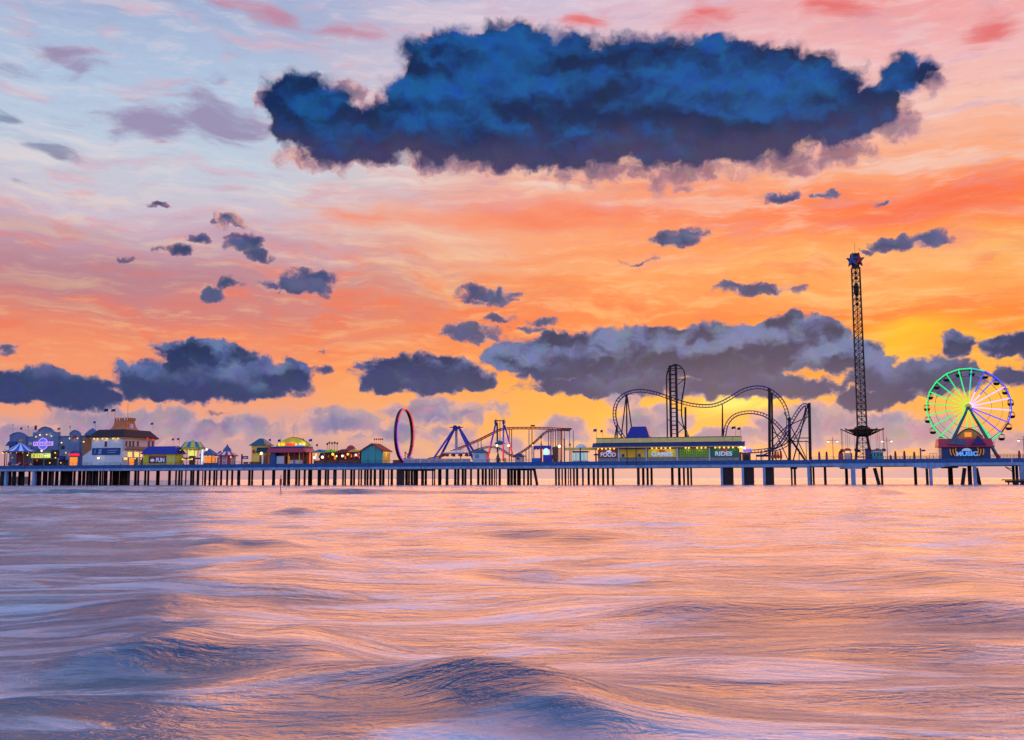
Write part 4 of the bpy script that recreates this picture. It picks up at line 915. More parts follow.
# ------------------------------------------------------------------ tracks
def catmull(pts, n=8):
    P_ = [pts[0]*2-pts[1]]+list(pts)+[pts[-1]*2-pts[-2]]; out = []
    for i in range(1, len(P_)-2):
        for k in range(n):
            u = k/n; a, b_, c, d = P_[i-1:i+3]
            out.append(.5*((2*b_)+(c-a)*u+(2*a-5*b_+4*c-d)*u*u+(-a+3*b_-3*c+d)*u**3))
    out.append(P_[-2]); return out
def resample(pts, step):
    out = [pts[0]]; acc = 0
    for a, b_ in zip(pts[:-1], pts[1:]):
        L = (b_-a).length; x = step-acc
        while x < L: out.append(a+(b_-a)*(x/L)); x += step
        acc = (acc+L) % step
    return out
def track(parent, spec, m, rr=.13, gauge=.6, drop=.95, step=1.1, name='track', rs=.2, flip=False):
    pts = resample(catmull([pt(*q) for q in spec]), step); N = len(pts)
    L_, R__, Sp = [], [], []; mb = MB()
    prevN = None
    for i, p in enumerate(pts):
        t = (pts[min(i+1, N-1)]-pts[max(i-1, 0)]).normalized(); bb = Vector((0, 1, 0)); bb = (bb-t*bb.dot(t)).normalized()
        n = bb.cross(t)
        if prevN is None: n = n if (n.z > 0) != flip else -n
        elif n.dot(prevN) < 0: n = -n
        prevN = n; L_.append(p+bb*gauge); R__.append(p-bb*gauge); Sp.append(p-n*drop)
    mb.tube(L_, rr, 5).tube(R__, rr, 5); o = mb.build(name, m, parent)
    MB().tube(Sp, rs, 6).build('spine', m, o)
    tb = MB()
    for i in range(0, N): tb.tube([L_[i], Sp[i], R__[i]], .075, 4)
    tb.tube(Sp, .1, 4)
    tb.build('ties', m, o)
    return pts

# ------------------------------------------------------------------ orange family coaster
oc = thing('orange_coaster', 'small coaster with orange red track on pale columns', 'roller coaster', org(530, 12))
track(oc, [(428, 458.5, 9), (440, 455.8, 10), (452, 450.8, 11), (466, 444.8, 12), (480, 438.8, 12), (492, 432.8, 12), (500, 429, 12), (508, 427.6, 12), (525, 427.3, 12), (548, 427.6, 12), (572, 428.8, 12)], M_orange, .15, .7, .55, 1.6, rs=.18)
track(oc, [(514, 455.5, 5), (520, 452.4, 5), (529, 446.5, 5.5), (538, 438.4, 6), (545, 432, 7), (551, 429.9, 8), (562, 429.3, 9), (571, 429.8, 10)], mat('dull orange brown steel', (150, 62, 42), .5), .12, .6, .45, 1.6, rs=.15)
track(oc, [(470, 452, 5), (478, 448.8, 5), (487, 446.6, 5), (495, 446.6, 5), (503, 449.6, 5), (510, 454.4, 5), (516, 456.5, 5)], mat('dull orange brown steel', (150, 62, 42)), .12, .6, .45, 1.6, rs=.15)
def col(parent, px, py, t, r=.2, m=M_col, name='column', base=DECK):
    p = pt(px, py, t); b_ = Vector((S(px, t), t, base)); return MB().tube([b_, p], r, 6).build(name, m, parent)
for k, (px, py, t) in enumerate([(460.6, 448.5, 11.5), (478, 440.8, 12), (481.2, 438.8, 12.3), (509.3, 428.5, 12), (511.6, 428.5, 12.4), (529, 428.4, 12), (532, 428.6, 12.4), (548.6, 430.5, 8), (551, 430.3, 8.4), (553, 430.3, 9), (555.6, 430.3, 9), (558, 428.6, 12), (560, 428.6, 12.3),
                       (561.6, 429.4, 13), (564.6, 428.8, 12), (569.6, 429, 12), (573.4, 430.4, 12), (526, 449, 5.5)]):
    col(oc, px, py, t, .17 if k not in (8, 11, 13) else .26, M_orange if (px > 505 and px < 565 and k % 3 != 2) else M_col)
MB().box(S(562, 12), S(572, 12), 11, 13, ZZ(566, 429.6, 12), ZZ(566, 428.2, 12)).build('lift_platform', M_black, oc)
MB().box(S(531, 12), S(535, 12), 11.7, 12.3, ZZ(533, 426.4, 12), ZZ(533, 425, 12)).build('speaker_box', M_black, oc)

# ------------------------------------------------------------------ twin-tower swing with neon legs
def frisbee():
    T = 6.; o = thing('swing_ride', 'tall swing ride whose blue legs glow red near the deck', 'fairground ride', org(500, T))
    segs = (((495.9, 423), (487, 461), T-2, 1), ((497.2, 423), (497.6, 452), T+3, 0), ((503.6, 423), (503.2, 461), T-2, 1), ((504.6, 425), (513, 455.5), T+1, 1))
    for (a, b_, tt, lit_) in segs:
        A_ = pt(a[0], a[1], T); B_ = pt(b_[0], b_[1], tt)
        q = A_+(B_-A_)*.55; lg = MB().bar(A_, B_, .5).build('leg', M_royal if lit_ else M_navy, o)
        if lit_: MB().bar(q+Vector((0, -.33, 0)), B_+Vector((0, -.33, 0)), .3).build('neon_strip', M_redneon, lg); MB().bar(A_+(B_-A_)*.2+Vector((0, -.33, 0)), q+Vector((0, -.33, 0)), .16).build('neon_strip', mat('violet neon', (110, 60, 200), .5, emit=.5, ecol=(110, 60, 210)), lg)
    for px in (496, 504): MB().box(S(px-1, T), S(px+1, T), T-.8, T+.8, ZZ(px, 424, T), ZZ(px, 420, T)).tube([pt(px, 420, T), pt(px, 417.6, T)], .08, 4).build('bearing', M_navy, o)
    MB().bar(pt(496, 420.6, T), pt(504, 420.6, T), .3).build('cross_beam', M_black, o)
    MB().bar(pt(500, 420.8, T), pt(500, 441, T), .2).build('swing_arm', M_navy, o)
    MB().lathe(pt(500, 443.2, T), [(.4, .9), (1.6, .3), (2.0, -.3), (.4, -.6)], 12).build('gondola', M_tealroof, o)
    bulbs(o, [pt(497, 445.6, T-2.2), pt(508.6, 445.6, T-2.2)], M_bulbw, .42)
    for px, m_ in ((499.5, M_royal), (490, M_whitet), (506, M_yel)): MB().box(S(px-1, T), S(px+1, T), T-2, T-1, DECK, DECK+2.8).build('queue_panel', m_, o)
frisbee()
ck, X_, Z_ = hut('ticket_hut', 'pale hut with dark hipped roof between the two swing rides', 'hut', 472.6, 485.6, 0, 452.6, 449.2, 2.2, 4, M_white, M_tealroof, .6, 2.0, 1.8)
MB().box(X_(475), X_(479), 2.1, 2.19, Z_(458), Z_(454.5)).build('hatch', mat('blue grey hatch', (110, 140, 180), .6), ck)
ck, X_, Z_ = hut('control_hut', 'low hut with violet blue roof right of the red glowing legs', 'hut', 514.8, 522, 0, 456.6, 453.4, 2.4, 3, M_pink, mat('violet blue roof', (40, 44, 110), .5), .6, 1.3, 1.2)
MB().box(X_(516.5), X_(519.5), 2.3, 2.39, Z_(459.6), Z_(457.6)).build('window', M_glass, ck)
def spruce_like(px, t, h, r, label):
    o = thing('potted_tree', label, 'tree', org(px, t)); c = S(px, t)
    MB().tube([(c, t, DECK), (c, t, DECK+h*.9)], .12, 6, r2=.04).build('trunk', M_brown, o)
    mb = MB(); rnd = random.Random(int(px))
    for k in range(260):
        f_ = rnd.random()**.8; z = DECK+.7+h*f_*.93; rr_ = r*(1-f_)*math.sqrt(rnd.random())*1.1; a = rnd.random()*6.28
        p = Vector((c+rr_*math.cos(a), t+rr_*math.sin(a), z)); u = Vector((rnd.uniform(-1, 1), rnd.uniform(-1, 1), rnd.uniform(-.6, .6))).normalized()*.28; v = u.cross(Vector((rnd.random(), rnd.random(), 1))).normalized()*.16
        mb.add([p-u, p+v, p+u, p-v], [(0, 1, 2, 3)])
    mb.build('crown', mat('dark leaves', (30, 52, 30), .8, var=.4, scale=3), o)
spruce_like(498, 1.4, 4.2, 1.3, 'dark conical tree in front of the red glowing swing ride legs')

# ------------------------------------------------------------------ blue arched kiddie ride
def blue_ride():
    T = 3.; o = thing('kiddie_ride', 'small blue ride with scalloped arch and red centre pole', 'fairground ride', org(542, T))
    X = lambda px: S(px, T); Z = lambda py: ZZ(542, py, T)
    mb = MB().box(X(533.4), X(551), T, T+.5, Z(448), Z(445.6))
    for k in range(6): mb.ball((X(534.6+k*3), T+.25, Z(448.2)), .55, .3, .5, 8, 5)
    mb.build('scalloped_arch', M_royal, o)
    for px in (533.8, 550.6): MB().box(X(px)-.15, X(px)+.15, T, T+.3, DECK, Z(447)).build('post', M_royal, o)
    MB().box(X(540.6), X(542.2), T-.5, T, DECK, Z(447)).build('centre_pole', M_red, o)
    MB().tube([(X(541.4), T, Z(447)), (X(541.3), T, Z(441))], .32, 6, r2=.1).ball((X(541.3), T, Z(437)), .4, n=7, m=5).tube([(X(541.3), T, Z(441)), (X(541.3), T, Z(437))], .08, 5).build('spire', M_brick, o)
    MB().box(X(543.5), X(552.5), T-.6, T+2.5, DECK, Z(455)).build('blue_base', M_royal, o)
    MB().box(X(532), X(540), T-.4, T+2, DECK, Z(458)).build('blue_base', M_cloth_b, o)
    MB().ball((X(546.3), T-.2, Z(452.3)), 1.1, .5, 1.4, 10, 7).build('egg_lamp', glow('pale green globe', (190, 230, 210), .9), o)
    bulbs(o, [(X(533), T-.3, Z(445.2))], M_bulb, .3); bulbs(o, [(X(559.6), T-.3, Z(446.5))], M_bulbw, .5)
    MB().prism([(X(552), Z(447.5)), (X(558.5), Z(446)), (X(556.5), DECK), (X(553.5), DECK)], T, T+1).build('dark_tower', M_brown, o)
blue_ride()
# yellow-beamed walkway and glass kiosk
T = 1.8; X_ = lambda px: S(px, T); Z_ = lambda py, px=580: ZZ(px, py, T)
wk = thing('covered_walk', 'yellow beam walkway on blue posts left of the long food hall', 'walkway', org(581, T))
MB().box(X_(565.2), X_(598), T, T+.6, Z_(450.2), Z_(447.6)).build('beam', M_yel2, wk)
for px in (564.4, 580.4): MB().box(X_(px)-.2, X_(px)+.2, T-.1, T+.2, DECK, Z_(447.6 if px > 570 else 438)).build('post', M_blue, wk)
for px in (571, 595.8): MB().box(X_(px)-.12, X_(px)+.12, T, T+.3, DECK, Z_(450)).build('post', M_brown, wk)
kk = thing('glass_kiosk', 'pale glass kiosk with small domed roof under the yellow beam', 'kiosk', org(579, T+1))
MB().box(X_(571.5), X_(587.5), T+1, T+4, Z_(452.2), Z_(450.8)).build('fascia', M_navy, kk)
MB().lathe((X_(579.6), T+2.5, Z_(450.6)), [(2.0, .6), (1.7, 1.5), (1.0, 2.1), (.1, 2.4)], 12).build('dome_roof', M_cloth_w, kk)
for k in range(4):
    f = MB().box(X_(572+k*3.9), X_(575.4+k*3.9), T+1, T+1.15, DECK+1.4, Z_(452.3)).build('window', M_whitet, kk)
    MB().box(X_(572.5+k*3.9), X_(574.9+k*3.9), T+.93, T+.99, DECK+1.7, Z_(452.8)).build('pane', glow('greenish lit glass', (170, 210, 196), .5), f)
MB().box(X_(571.5), X_(587.5), T+1, T+4, DECK, DECK+1.4).build('base', M_concd, kk)
uk = thing('umbrella_stand', 'red post under a small navy umbrella at the left end of the food hall', 'stand', org(596, .9))
MB().tube([(S(596, .9), .9, DECK), (S(596, .9), .9, ZZ(596, 454, .9))], .28, 7).build('pole', M_red, uk)
MB().lathe((S(596, .9), .9, ZZ(596, 455.4, .9)), [(.95, 0), (.6, .45), (.05, .75)], 9).build('umbrella', M_navy, uk)

# ------------------------------------------------------------------ the long hall: FOOD, GAMES, RIDES
T = 1.4; X_ = lambda px: S(px, T); Z_ = lambda py, px=670: ZZ(px, py, T)
fh = thing('food_hall', 'long low yellow hall with cream parapet and FOOD, GAMES and RIDES panels', 'building', org(670, T))
MB().box(X_(598), X_(739.5), T, T+9, DECK, Z_(447.4)).build('wall', M_concd, fh)
mb = MB()
n = 18; x0, x1 = X_(596.5), X_(741.5)
for k in range(n): mb.box(x0+(x1-x0)*k/n+.05, x0+(x1-x0)*(k+1)/n-.05, T-.4, T-.2, Z_(442.2), Z_(437.6))
mb.box(x0, x1, T-.15, T+9, Z_(442.2), Z_(437.9)); mb.build('parapet', M_cream, fh)
MB().box(x0-.1, x1+.1, T-.5, T+9.1, Z_(437.5), Z_(437.0)).build('coping', M_navy, fh)
MB().prism_x([(T-.2, Z_(442.25)), (T-2.2, Z_(446)), (T-2.2, Z_(446.4)), (T-.2, Z_(446.4))], X_(593.4), X_(745.5)).build('canopy_roof', M_navy, fh)
MB().box(X_(593.8), X_(745.1), T-2.0, T-.01, Z_(447.4), Z_(446.45)).build('canopy_edge', M_cream, fh)
def panel(a, b_, m, y0=449, y1=457.2, name='wall_panel'):
    return MB().box(X_(a), X_(b_), T-.12, T-.005, Z_(y1), Z_(y0)).build(name, m, fh)
pf_ = panel(598.2, 617.6, M_brick); pg = panel(648.2, 676.2, M_yel); panel(620, 645, M_amber); pr = panel(710.4, 738.4, M_green)
lat = MB(); lb = panel(679, 708.4, M_lime)
for k in range(15): x = X_(679.6+k*2.02); lat.box(x, x+.12, T-.2, T-.13, Z_(457), Z_(449.3))
for k in range(5): z = Z_(456.2-k*1.55); lat.box(X_(679), X_(708.4), T-.26, T-.21, z, z+.12)
lat.build('lattice', M_green, lb)
mb = MB()
for k in range(24): x = X_(598+k*5.9); mb.box(x, min(x+5.6*mpp(598+k*5.9, T), X_(739.4)), T-.1, T-.006, DECK, Z_(457.8))
mb.build('base_panels', mat('grey base panel', (150, 150, 158), .6), fh)
for a in (618, 645.6, 676.6, 708.8): MB().box(X_(a), X_(a+1.6), T-.2, T-.13, DECK, Z_(448)).build('pilaster', M_white, fh)
for a in (627.6, 636.6): MB().box(X_(a), X_(a+.8), T-2.0, T-1.8, DECK, Z_(447)).build('canopy_post', M_black, fh)
for a in (621.6, 637.8):
    f = MB().box(X_(a), X_(a+3.2), T-.2, T-.13, Z_(457), Z_(453.2)).build('window', M_teal, fh); MB().box(X_(a+.5), X_(a+2.7), T-.24, T-.21, Z_(456.4), Z_(453.8)).build('pane', M_glass, f)
text_mesh('FOOD', pf_, 'lettering', M_letter, X_(600.8), X_(616), Z_(456.3), Z_(451.9), T-.16, bold=.03)
text_mesh('GAMES', pg, 'lettering', M_letter, X_(651.6), X_(672.8), Z_(456.3), Z_(451.9), T-.16, bold=.03)
text_mesh('RIDES', pr, 'lettering', M_letter, X_(715.4), X_(732.4), Z_(456.3), Z_(451.9), T-.16, bold=.03)
for a, b_, pp, m_ in ((606, 612, pf_, M_letter), (658.6, 666, pg, M_redroof), (721, 727.6, pr, M_redroof)):
    c_ = (X_(a)+X_(b_))/2; MB().prism([(c_+(X_(b_)-X_(a))/2*math.cos(q*math.pi/8), Z_(451.7)+.72*math.sin(q*math.pi/8)) for q in range(9)], T-.2, T-.13).build('sign_badge', m_, pp)
lp = [598.6, 602.6, 606.4, 610.6, 614.6, 652.6, 657, 661.6, 666, 670.6, 686, 689.4, 697.6, 702, 706, 715.6, 720, 724.4, 729, 733.4, 739, 742.6]
bulbs(fh, [(X_(a), T-.7, Z_(448.1)) for a in lp], M_bulb, .3)
for a in (602, 610, 655, 663, 671, 688, 700, 718, 726, 734): shine(fh, (X_(a), T-1.5, Z_(449.4)), 26)
rb_ = MB(); a0, a1, zb_, zt_ = X_(625.8), X_(649.6), Z_(437.2), Z_(425.6)
rb_.add([(a0, T+1, zb_), (a1, T+1, zb_), (a1, T+8, zb_), (a0, T+8, zb_), (X_(630.2), T+2.6, zt_), (X_(645.6), T+2.6, zt_), (X_(645.6), T+6.4, zt_), (X_(630.2), T+6.4, zt_)], [(0, 1, 5, 4), (1, 2, 6, 5), (2, 3, 7, 6), (3, 0, 4, 7), (4, 5, 6, 7)])
rb_.build('roof_lantern', M_broof, fh)
MB().box(X_(740), X_(741.6), T-.1, T+.3, DECK, Z_(448)).build('end_post', M_brown, fh)
kb = thing('corner_booth', 'dark booth with a blue neon sign at the right end of the food hall', 'booth', org(746, 1.6))
MB().box(S(742.2, 1.6), S(750.5, 1.6), 1.6, 4.4, DECK, ZZ(746, 453, 1.6)).build('wall', M_brown, kb)
sg_ = MB().box(S(743.6, 1.2), S(751.6, 1.2), 1.2, 1.45, ZZ(747, 452, 1.2), ZZ(747, 448.8, 1.2)).build('neon_sign', M_bluesign, kb)
MB().box(S(745.6, 1.2), S(749.4, 1.2), 1.14, 1.19, ZZ(747, 451.3, 1.2), ZZ(747, 449.6, 1.2)).build('sign_mark', M_pinkneon, sg_)
MB().box(S(739.6, .6), S(743.2, .6), .6, .9, ZZ(741, 452, .6), ZZ(741, 447.6, .6)).build('lit_panel', M_warmwin, kb)
bulbs(kb, [pt(741, 446.6, .4), pt(744.6, 448, .5)], M_bulbw, .38)
MB().box(S(744, 1.5), S(749, 1.5), 1.5, 1.59, DECK+.6, ZZ(746, 455, 1.6)).build('hatch', M_dark, kb)

# ------------------------------------------------------------------ the big blue coaster
rc = thing('roller_coaster', 'large blue tube track coaster with vertical lift tower and looping hills', 'roller coaster', org(720, 16))
TA = [(628, 441, 10), (622, 432.5, 10.5), (617.6, 424, 11), (615.8, 415, 12), (616.8, 406, 12.5), (620.4, 399.6, 13), (626.6, 395, 14), (636, 392.3, 14.5), (646, 392.6, 15), (658, 395.4, 15), (672, 400.4, 15.5), (686, 405, 16), (700, 407.2, 16),
      (712, 407, 16), (722, 404, 16), (732, 398.6, 16), (742, 392.4, 16), (750, 389.6, 16), (758, 388.6, 16), (766, 390, 16.2), (773, 393.8, 16.5), (779.6, 400, 17), (784, 408, 17.5), (786.4, 417, 18), (786.6, 427, 18.5), (784.4, 436, 19), (779, 443.2, 19), (771, 447.6, 19), (760, 449.4, 18), (748, 450.2, 17), (736, 450.4, 16)]
track(rc, TA, M_navy)
TB = [(722.6, 441, 22), (723.6, 431, 22), (726.6, 422, 22), (733, 415, 22), (742, 411.6, 22), (753, 410.9, 22), (764, 413.4, 21.5), (773, 418.6, 21), (781.4, 427, 20), (788.4, 436.4, 19), (794, 444, 18)]
track(rc, TB, M_navy)
TC = [(762, 452.4, 12), (770, 448.6, 12), (777.4, 442, 12), (784, 432, 12.5), (790.6, 420.6, 13), (797.4, 409.6, 14), (803.6, 403.4, 15), (808, 405.4, 16), (807.6, 413, 17), (803.4, 424, 17.5), (797.6, 435, 18), (790, 444, 18), (780, 449.6, 18), (768, 451.6, 18)]
track(rc, TC, M_navy)
def support(px0, py0, t0, px1, t1, r=.3, name='support'):
    p = pt(px0, py0, t0); b_ = Vector((S(px1, t1), t1, DECK)); MB().tube([b_, p], r, 7).build(name, M_black, rc)
for q in ((626.4, 394, 14, 617.6, 10, .22), (626.6, 394, 14, 626.8, 14, .26), (626.8, 394, 14, 637, 18, .22), (617, 423.6, 11, 610, 8, .16), (617, 423.6, 11, 614, 11, .16), (617.4, 423.6, 11, 617.6, 14, .16),
          (722.4, 404.6, 16, 721.4, 14, .18), (722.4, 404.6, 16, 723.6, 18, .18), (769.4, 388.6, 15, 769.4, 15, .5), (771.8, 392, 17, 772.6, 17, .34), (789.4, 417.4, 17, 789.4, 17, .5), (809.2, 403, 15.5, 810.2, 15.5, .5),
          (808, 404, 15, 792, 12, .22), (790, 438, 16, 808, 16, .36), (770, 420, 16, 790, 16.4, .16), (784, 412, 16, 809, 16, .16), (776, 450, 19, 776, 19, .2), (761, 451, 18, 761, 18, .2), (750, 452, 17, 750, 17, .2), (799, 449, 16, 799, 16, .15), (780, 449, 18, 781, 18, .2), (724, 430, 22, 719, 22, .2)):
    support(*q)
for a, b_ in (((789.4, 438, 17), (809.6, 438, 15.5)), ((789.4, 441.4, 17), (809.6, 441.4, 15.5)), ((789.6, 425, 17), (809.6, 416, 15.5)), ((772, 431, 17), (789.4, 443, 17)), ((789.4, 424, 17), (771, 441, 17))):
    MB().tube([pt(*a), pt(*b_)], .17, 5).build('brace', M_black, rc)
# lift tower with its vertical track bent over the top
lt = thing('lift_tower', 'tall dark ladder tower with track bent over its top behind the food hall', 'tower', org(675, 12))
cL, cR_ = S(671.6, 12), S(677.8, 12); zt = ZZ(675, 365.5, 12)
for x in (cL, cR_):
    for t in (11, 13): MB().tube([(x, t, DECK), (x, t, zt)], .32, 7).build('column', M_black, lt)
z = DECK+2; k = 0
while z < zt:
    mb = MB(); 
    for t in (11, 13): mb.bar((cL, t, z), (cR_, t, z), .14 if k % 4 else .3)
    for x in (cL, cR_): mb.bar((x, 11, z), (x, 13, z), .14)
    mb.build('rung', M_black, lt); z += 1.45; k += 1
ltp = [(667.4, 441, 12), (667.2, 420, 12), (666.8, 400, 12), (666.6, 384, 12), (667, 374.6, 12), (669.6, 368, 12), (675, 364.6, 12), (680.6, 366.6, 12), (684.2, 371.6, 12.3), (685, 379, 12.8), (684, 388, 13.3), (682.4, 397, 14), (681.6, 407, 14.5), (681.8, 417, 15), (683.4, 425, 15), (686.4, 434, 15), (690, 441, 15)]
pts = catmull([pt(*q) for q in ltp], 6)
MB().tube([p+Vector((0, -.6, 0)) for p in pts], .2, 6).build('rail', M_black, lt); MB().tube([p+Vector((0, .6, 0)) for p in pts], .2, 6).build('rail', M_black, lt)
for q in pts[::3]: MB().bar(q+Vector((0, -.6, 0)), q+Vector((0, .6, 0)), .14).build('tie', M_black, lt)
MB().tube([Vector((S(685.6, 15), 15, DECK)), pt(685.4, 407, 15)], .36, 7).build('column', M_black, lt)
for a, b_ in (((677.8, 379, 12), (684.6, 379, 12.8)), ((666.8, 379, 12), (671.6, 379, 12)), ((666.8, 368.4, 12), (682, 368.6, 12)), ((677.8, 384.6, 12), (684.6, 379, 12.8)), ((678, 421, 12), (685.4, 430, 15)), ((678, 433, 12), (685.4, 427, 15)), ((667, 398, 12), (671.6, 398, 12)), ((667, 420, 12), (671.6, 420, 12)), ((678, 410, 12), (682, 410, 14.6)), ((685.4, 428, 15), (689.6, 438, 15))):
    MB().tube([pt(*a), pt(*b_)], .15, 5).build('brace', M_black, lt)
ct = thing('coaster_train', 'red orange coaster train on the lower track of the big coaster', 'coaster train', pt(778, 455, 15))
for k in range(3):
    p = pt(774.8+k*3.1, 455.8, 15); mb = MB(); mb.prism([(p.x-1.3, p.z-.7), (p.x+.45, p.z-.7), (p.x+.45, p.z+.1), (p.x+.2, p.z+1.5), (p.x-.15, p.z+1.5), (p.x-.25, p.z+.15), (p.x-1.1, p.z+.2), (p.x-1.3, p.z-.2)], 14.3, 15.7)
    c_ = mb.build('car', mat('orange red car paint', (222, 66, 34), .35), ct)
    for q in (-.9, .1): MB().tube([(p.x+q, 14.25, p.z-.85), (p.x+q, 15.75, p.z-.85)], .22, 8).build('wheel', M_black, c_)
sg2 = thing('coaster_station', 'low navy coaster station platform behind the side boards', 'station', org(768, 16))
MB().box(S(745, 14), S(795, 14), 14, 18, DECK, DECK+1.6).build('platform', M_brown, sg2)
MB().box(S(756, 14), S(771, 14), 13.8, 17.8, ZZ(763, 456.6, 14), ZZ(763, 454.6, 14)).build('roof', M_navy, sg2)
for px in (756.4, 763, 770.6): MB().box(S(px, 14)-.1, S(px, 14)+.1, 13.9, 14.1, DECK, ZZ(763, 456.5, 14)).build('post', M_whitet, sg2)

# ------------------------------------------------------------------ star tower swing
def star_tower():
    T = 14.; s0 = S(863.4, T); o = thing('swing_tower', 'very tall dark lattice tower with lone star crown and flared swing ring', 'swing tower', Vector((s0, T, DECK)))
    z_top = ZZ(856.5, 268, T); z_sp = ZZ(863, 436, T); z_leg = DECK; w = 1.42
    corners = [(-w, -w), (w, -w), (w, w), (-w, w)]
    for cx_, cy_ in corners:
        MB().tube([(s0+cx_, T+cy_, z_sp), (s0+cx_*.9, T+cy_*.9, z_top)], .2, 6).build('mast_leg', M_black, o)
        MB().tube([(s0+cx_, T+cy_, z_sp+.4), (s0+cx_*1.75, T+cy_*1.75, z_leg)], .32, 7).build('splayed_leg', M_black, o)
    n = 26
    for k in range(n):
        za_, zb_ = z_sp+(z_top-z_sp)*k/n, z_sp+(z_top-z_sp)*(k+1)/n; mb = MB()
        for i_ in range(4):
            a, b_ = corners[i_], corners[(i_+1) % 4]; f0, f1_ = 1-.1*k/n, 1-.1*(k+1)/n
            A_ = Vector((s0+a[0]*f0, T+a[1]*f0, za_)); B_ = Vector((s0+b_[0]*f1_, T+b_[1]*f1_, zb_)); C_ = Vector((s0+b_[0]*f0, T+b_[1]*f0, za_)); D2 = Vector((s0+a[0]*f1_, T+a[1]*f1_, zb_))
            mb.tube([A_, B_], .1, 4).tube([C_, D2], .1, 4).tube([A_, C_], .1, 4)
        mb.build('bracing', M_black, o)
    mb = MB()
    for k in range(3):
        f0 = 1+.75*(k+1)/4; z = z_sp+(z_leg-z_sp)*(k+1)/4
        for i_ in range(4):
            a, b_ = corners[i_], corners[(i_+1) % 4]; mb.tube([(s0+a[0]*f0, T+a[1]*f0, z), (s0+b_[0]*f0, T+b_[1]*f0, z)], .12, 4).tube([(s0+a[0]*f0, T+a[1]*f0, z), (s0+b_[0]*(f0-.19), T+b_[1]*(f0-.19), z+(z_sp-z_leg)/4)], .1, 4)
    mb.build('leg_bracing', M_black, o)
    MB().tube([(s0, T, DECK), (s0, T, z_top)], .14, 6).build('ladder_cable', M_black, o)
    MB().ball((s0-.05, T, ZZ(857, 289.6, T)), .85, .85, 2.4, 8, 8).build('counterweight', M_black, o)
    for py in (273, 278, 299, 304): MB().ball((s0, T, ZZ(857, py, T)), .6, .6, .55, 7, 5).build('pulley_box', M_black, o)
    # crown of stars
    cz = ZZ(856.5, 260.4, T); cst = MB().tube([(s0, T, z_top-.1), (s0, T, cz+2.0)], 1.3, 8).build('crown_core', M_black, o)
    for ang_, m_ in ((R(-35), mat('steel blue star', (40, 78, 140), .45)), (R(40), mat('deep red star', (140, 16, 40), .45)), (R(-125), M_maroon), (R(130), M_navy)):
        nrm = Vector((math.sin(ang_), -math.cos(ang_), 0)); u = Vector((nrm.y*-1, nrm.x, 0)); cc = Vector((s0, T, cz))+nrm*1.45
        vs = []
        for f_ in (0, .35):
            for q in range(10):
                r_ = (2.5 if q % 2 == 0 else 1.0); a = math.pi/2+q*math.pi/5; vs.append(cc+u*r_*math.cos(a)+Vector((0, 0, r_*math.sin(a)))+nrm*f_)
        mb = MB().add(vs+[cc+nrm*.75], [tuple(range(10))]+[(q, (q+1) % 10, (q+1) % 10+10, q+10) for q in range(10)]+[(q+10, (q+1) % 10+10, 20) for q in range(10)])
        mb.build('star', m_, o)
    MB().lathe((s0, T, cz+1.7), [(1.3, 0), (1.5, .5), (.2, .9)], 10).build('crown_cap', M_maroon, o)
    MB().tube([(s0, T, cz+2.4), (s0, T, cz+5.8)], .05, 5).build('antenna', M_black, o)
    # swing ring
    zh, ze = ZZ(863, 432.0, T), ZZ(863, 428.8, T); r1 = 22.5*mpp(863, T)
    MB().lathe((s0, T, 0), [(1.9, zh-1.5), (2.9, zh-.9), (2.6, zh+1.3), (1.7, zh+2.0)], 14).build('carriage', M_black, o)
    MB().lathe((s0, T, 0), [(2.4, zh+.5), (r1*.5, zh+.75), (r1*.80, ze-.25), (r1*.80, ze-.35), (r1*.5, zh+.3), (2.4, zh-.4)], 24).build('umbrella_ring', M_brown, o)
    for k in range(12):
        a = 2*math.pi*k/12+.13; e = Vector((math.cos(a), math.sin(a), 0)); c0 = Vector((s0, T, 0))
        ar_ = MB().tube([c0+e*2.3+Vector((0, 0, zh-1.1)), c0+e*r1+Vector((0, 0, ze))], .22, 5, r2=.13).build('arm', M_black, o)
        zb_ = ZZ(863, 450.5, T); mb = MB()
        for q in (-.35, .35):
            side = Vector((-e.y, e.x, 0))*q; mb.tube([c0+e*(r1-.3)+side+Vector((0, 0, ze)), c0+e*(r1-.3)+side+Vector((0, 0, zb_))], .045, 4)
        mb.build('chain', M_black, ar_)
        p = c0+e*(r1-.3)+Vector((0, 0, zb_)); MB().box(p.x-.5, p.x+.5, p.y-.3, p.y+.3, zb_-.35, zb_-.2).box(p.x-.5, p.x+.5, p.y+.2, p.y+.3, zb_-.2, zb_+.5).build('seat', M_black, ar_)
    MB().box(s0-3.2, s0+3.2, T-3, T+3, DECK, DECK+1.5).build('base_platform', M_black, o)
star_tower()
T = 2.0
ob, X_, Z_ = hut('operator_hut', 'small white hut with red roof left of the star tower base', 'hut', 844.6, 851, 0, 450.4, 448.2, T, 2, M_pink, M_red, .35, .8, .9)
MB().box(X_(845.6), X_(850), T-.1, T-.02, Z_(453), Z_(451)).build('window', M_warmwin, ob); MB().box(X_(851.1), X_(852.4), T, T+.5, DECK, Z_(453)).build('red_panel', M_maroon, ob)
ob, X_, Z_ = hut('ticket_booth', 'turquoise booth with lit glass and red ridge right of the tower base', 'booth', 872.6, 883.6, 0, 450.4, 448.8, T, 3, M_teal, M_maroon, .4, 1.9, 1.2)
MB().box(X_(872.8), X_(883.4), T-.1, T-.02, Z_(451.6), Z_(450.6)).build('light_strip', M_cloth_w, ob)
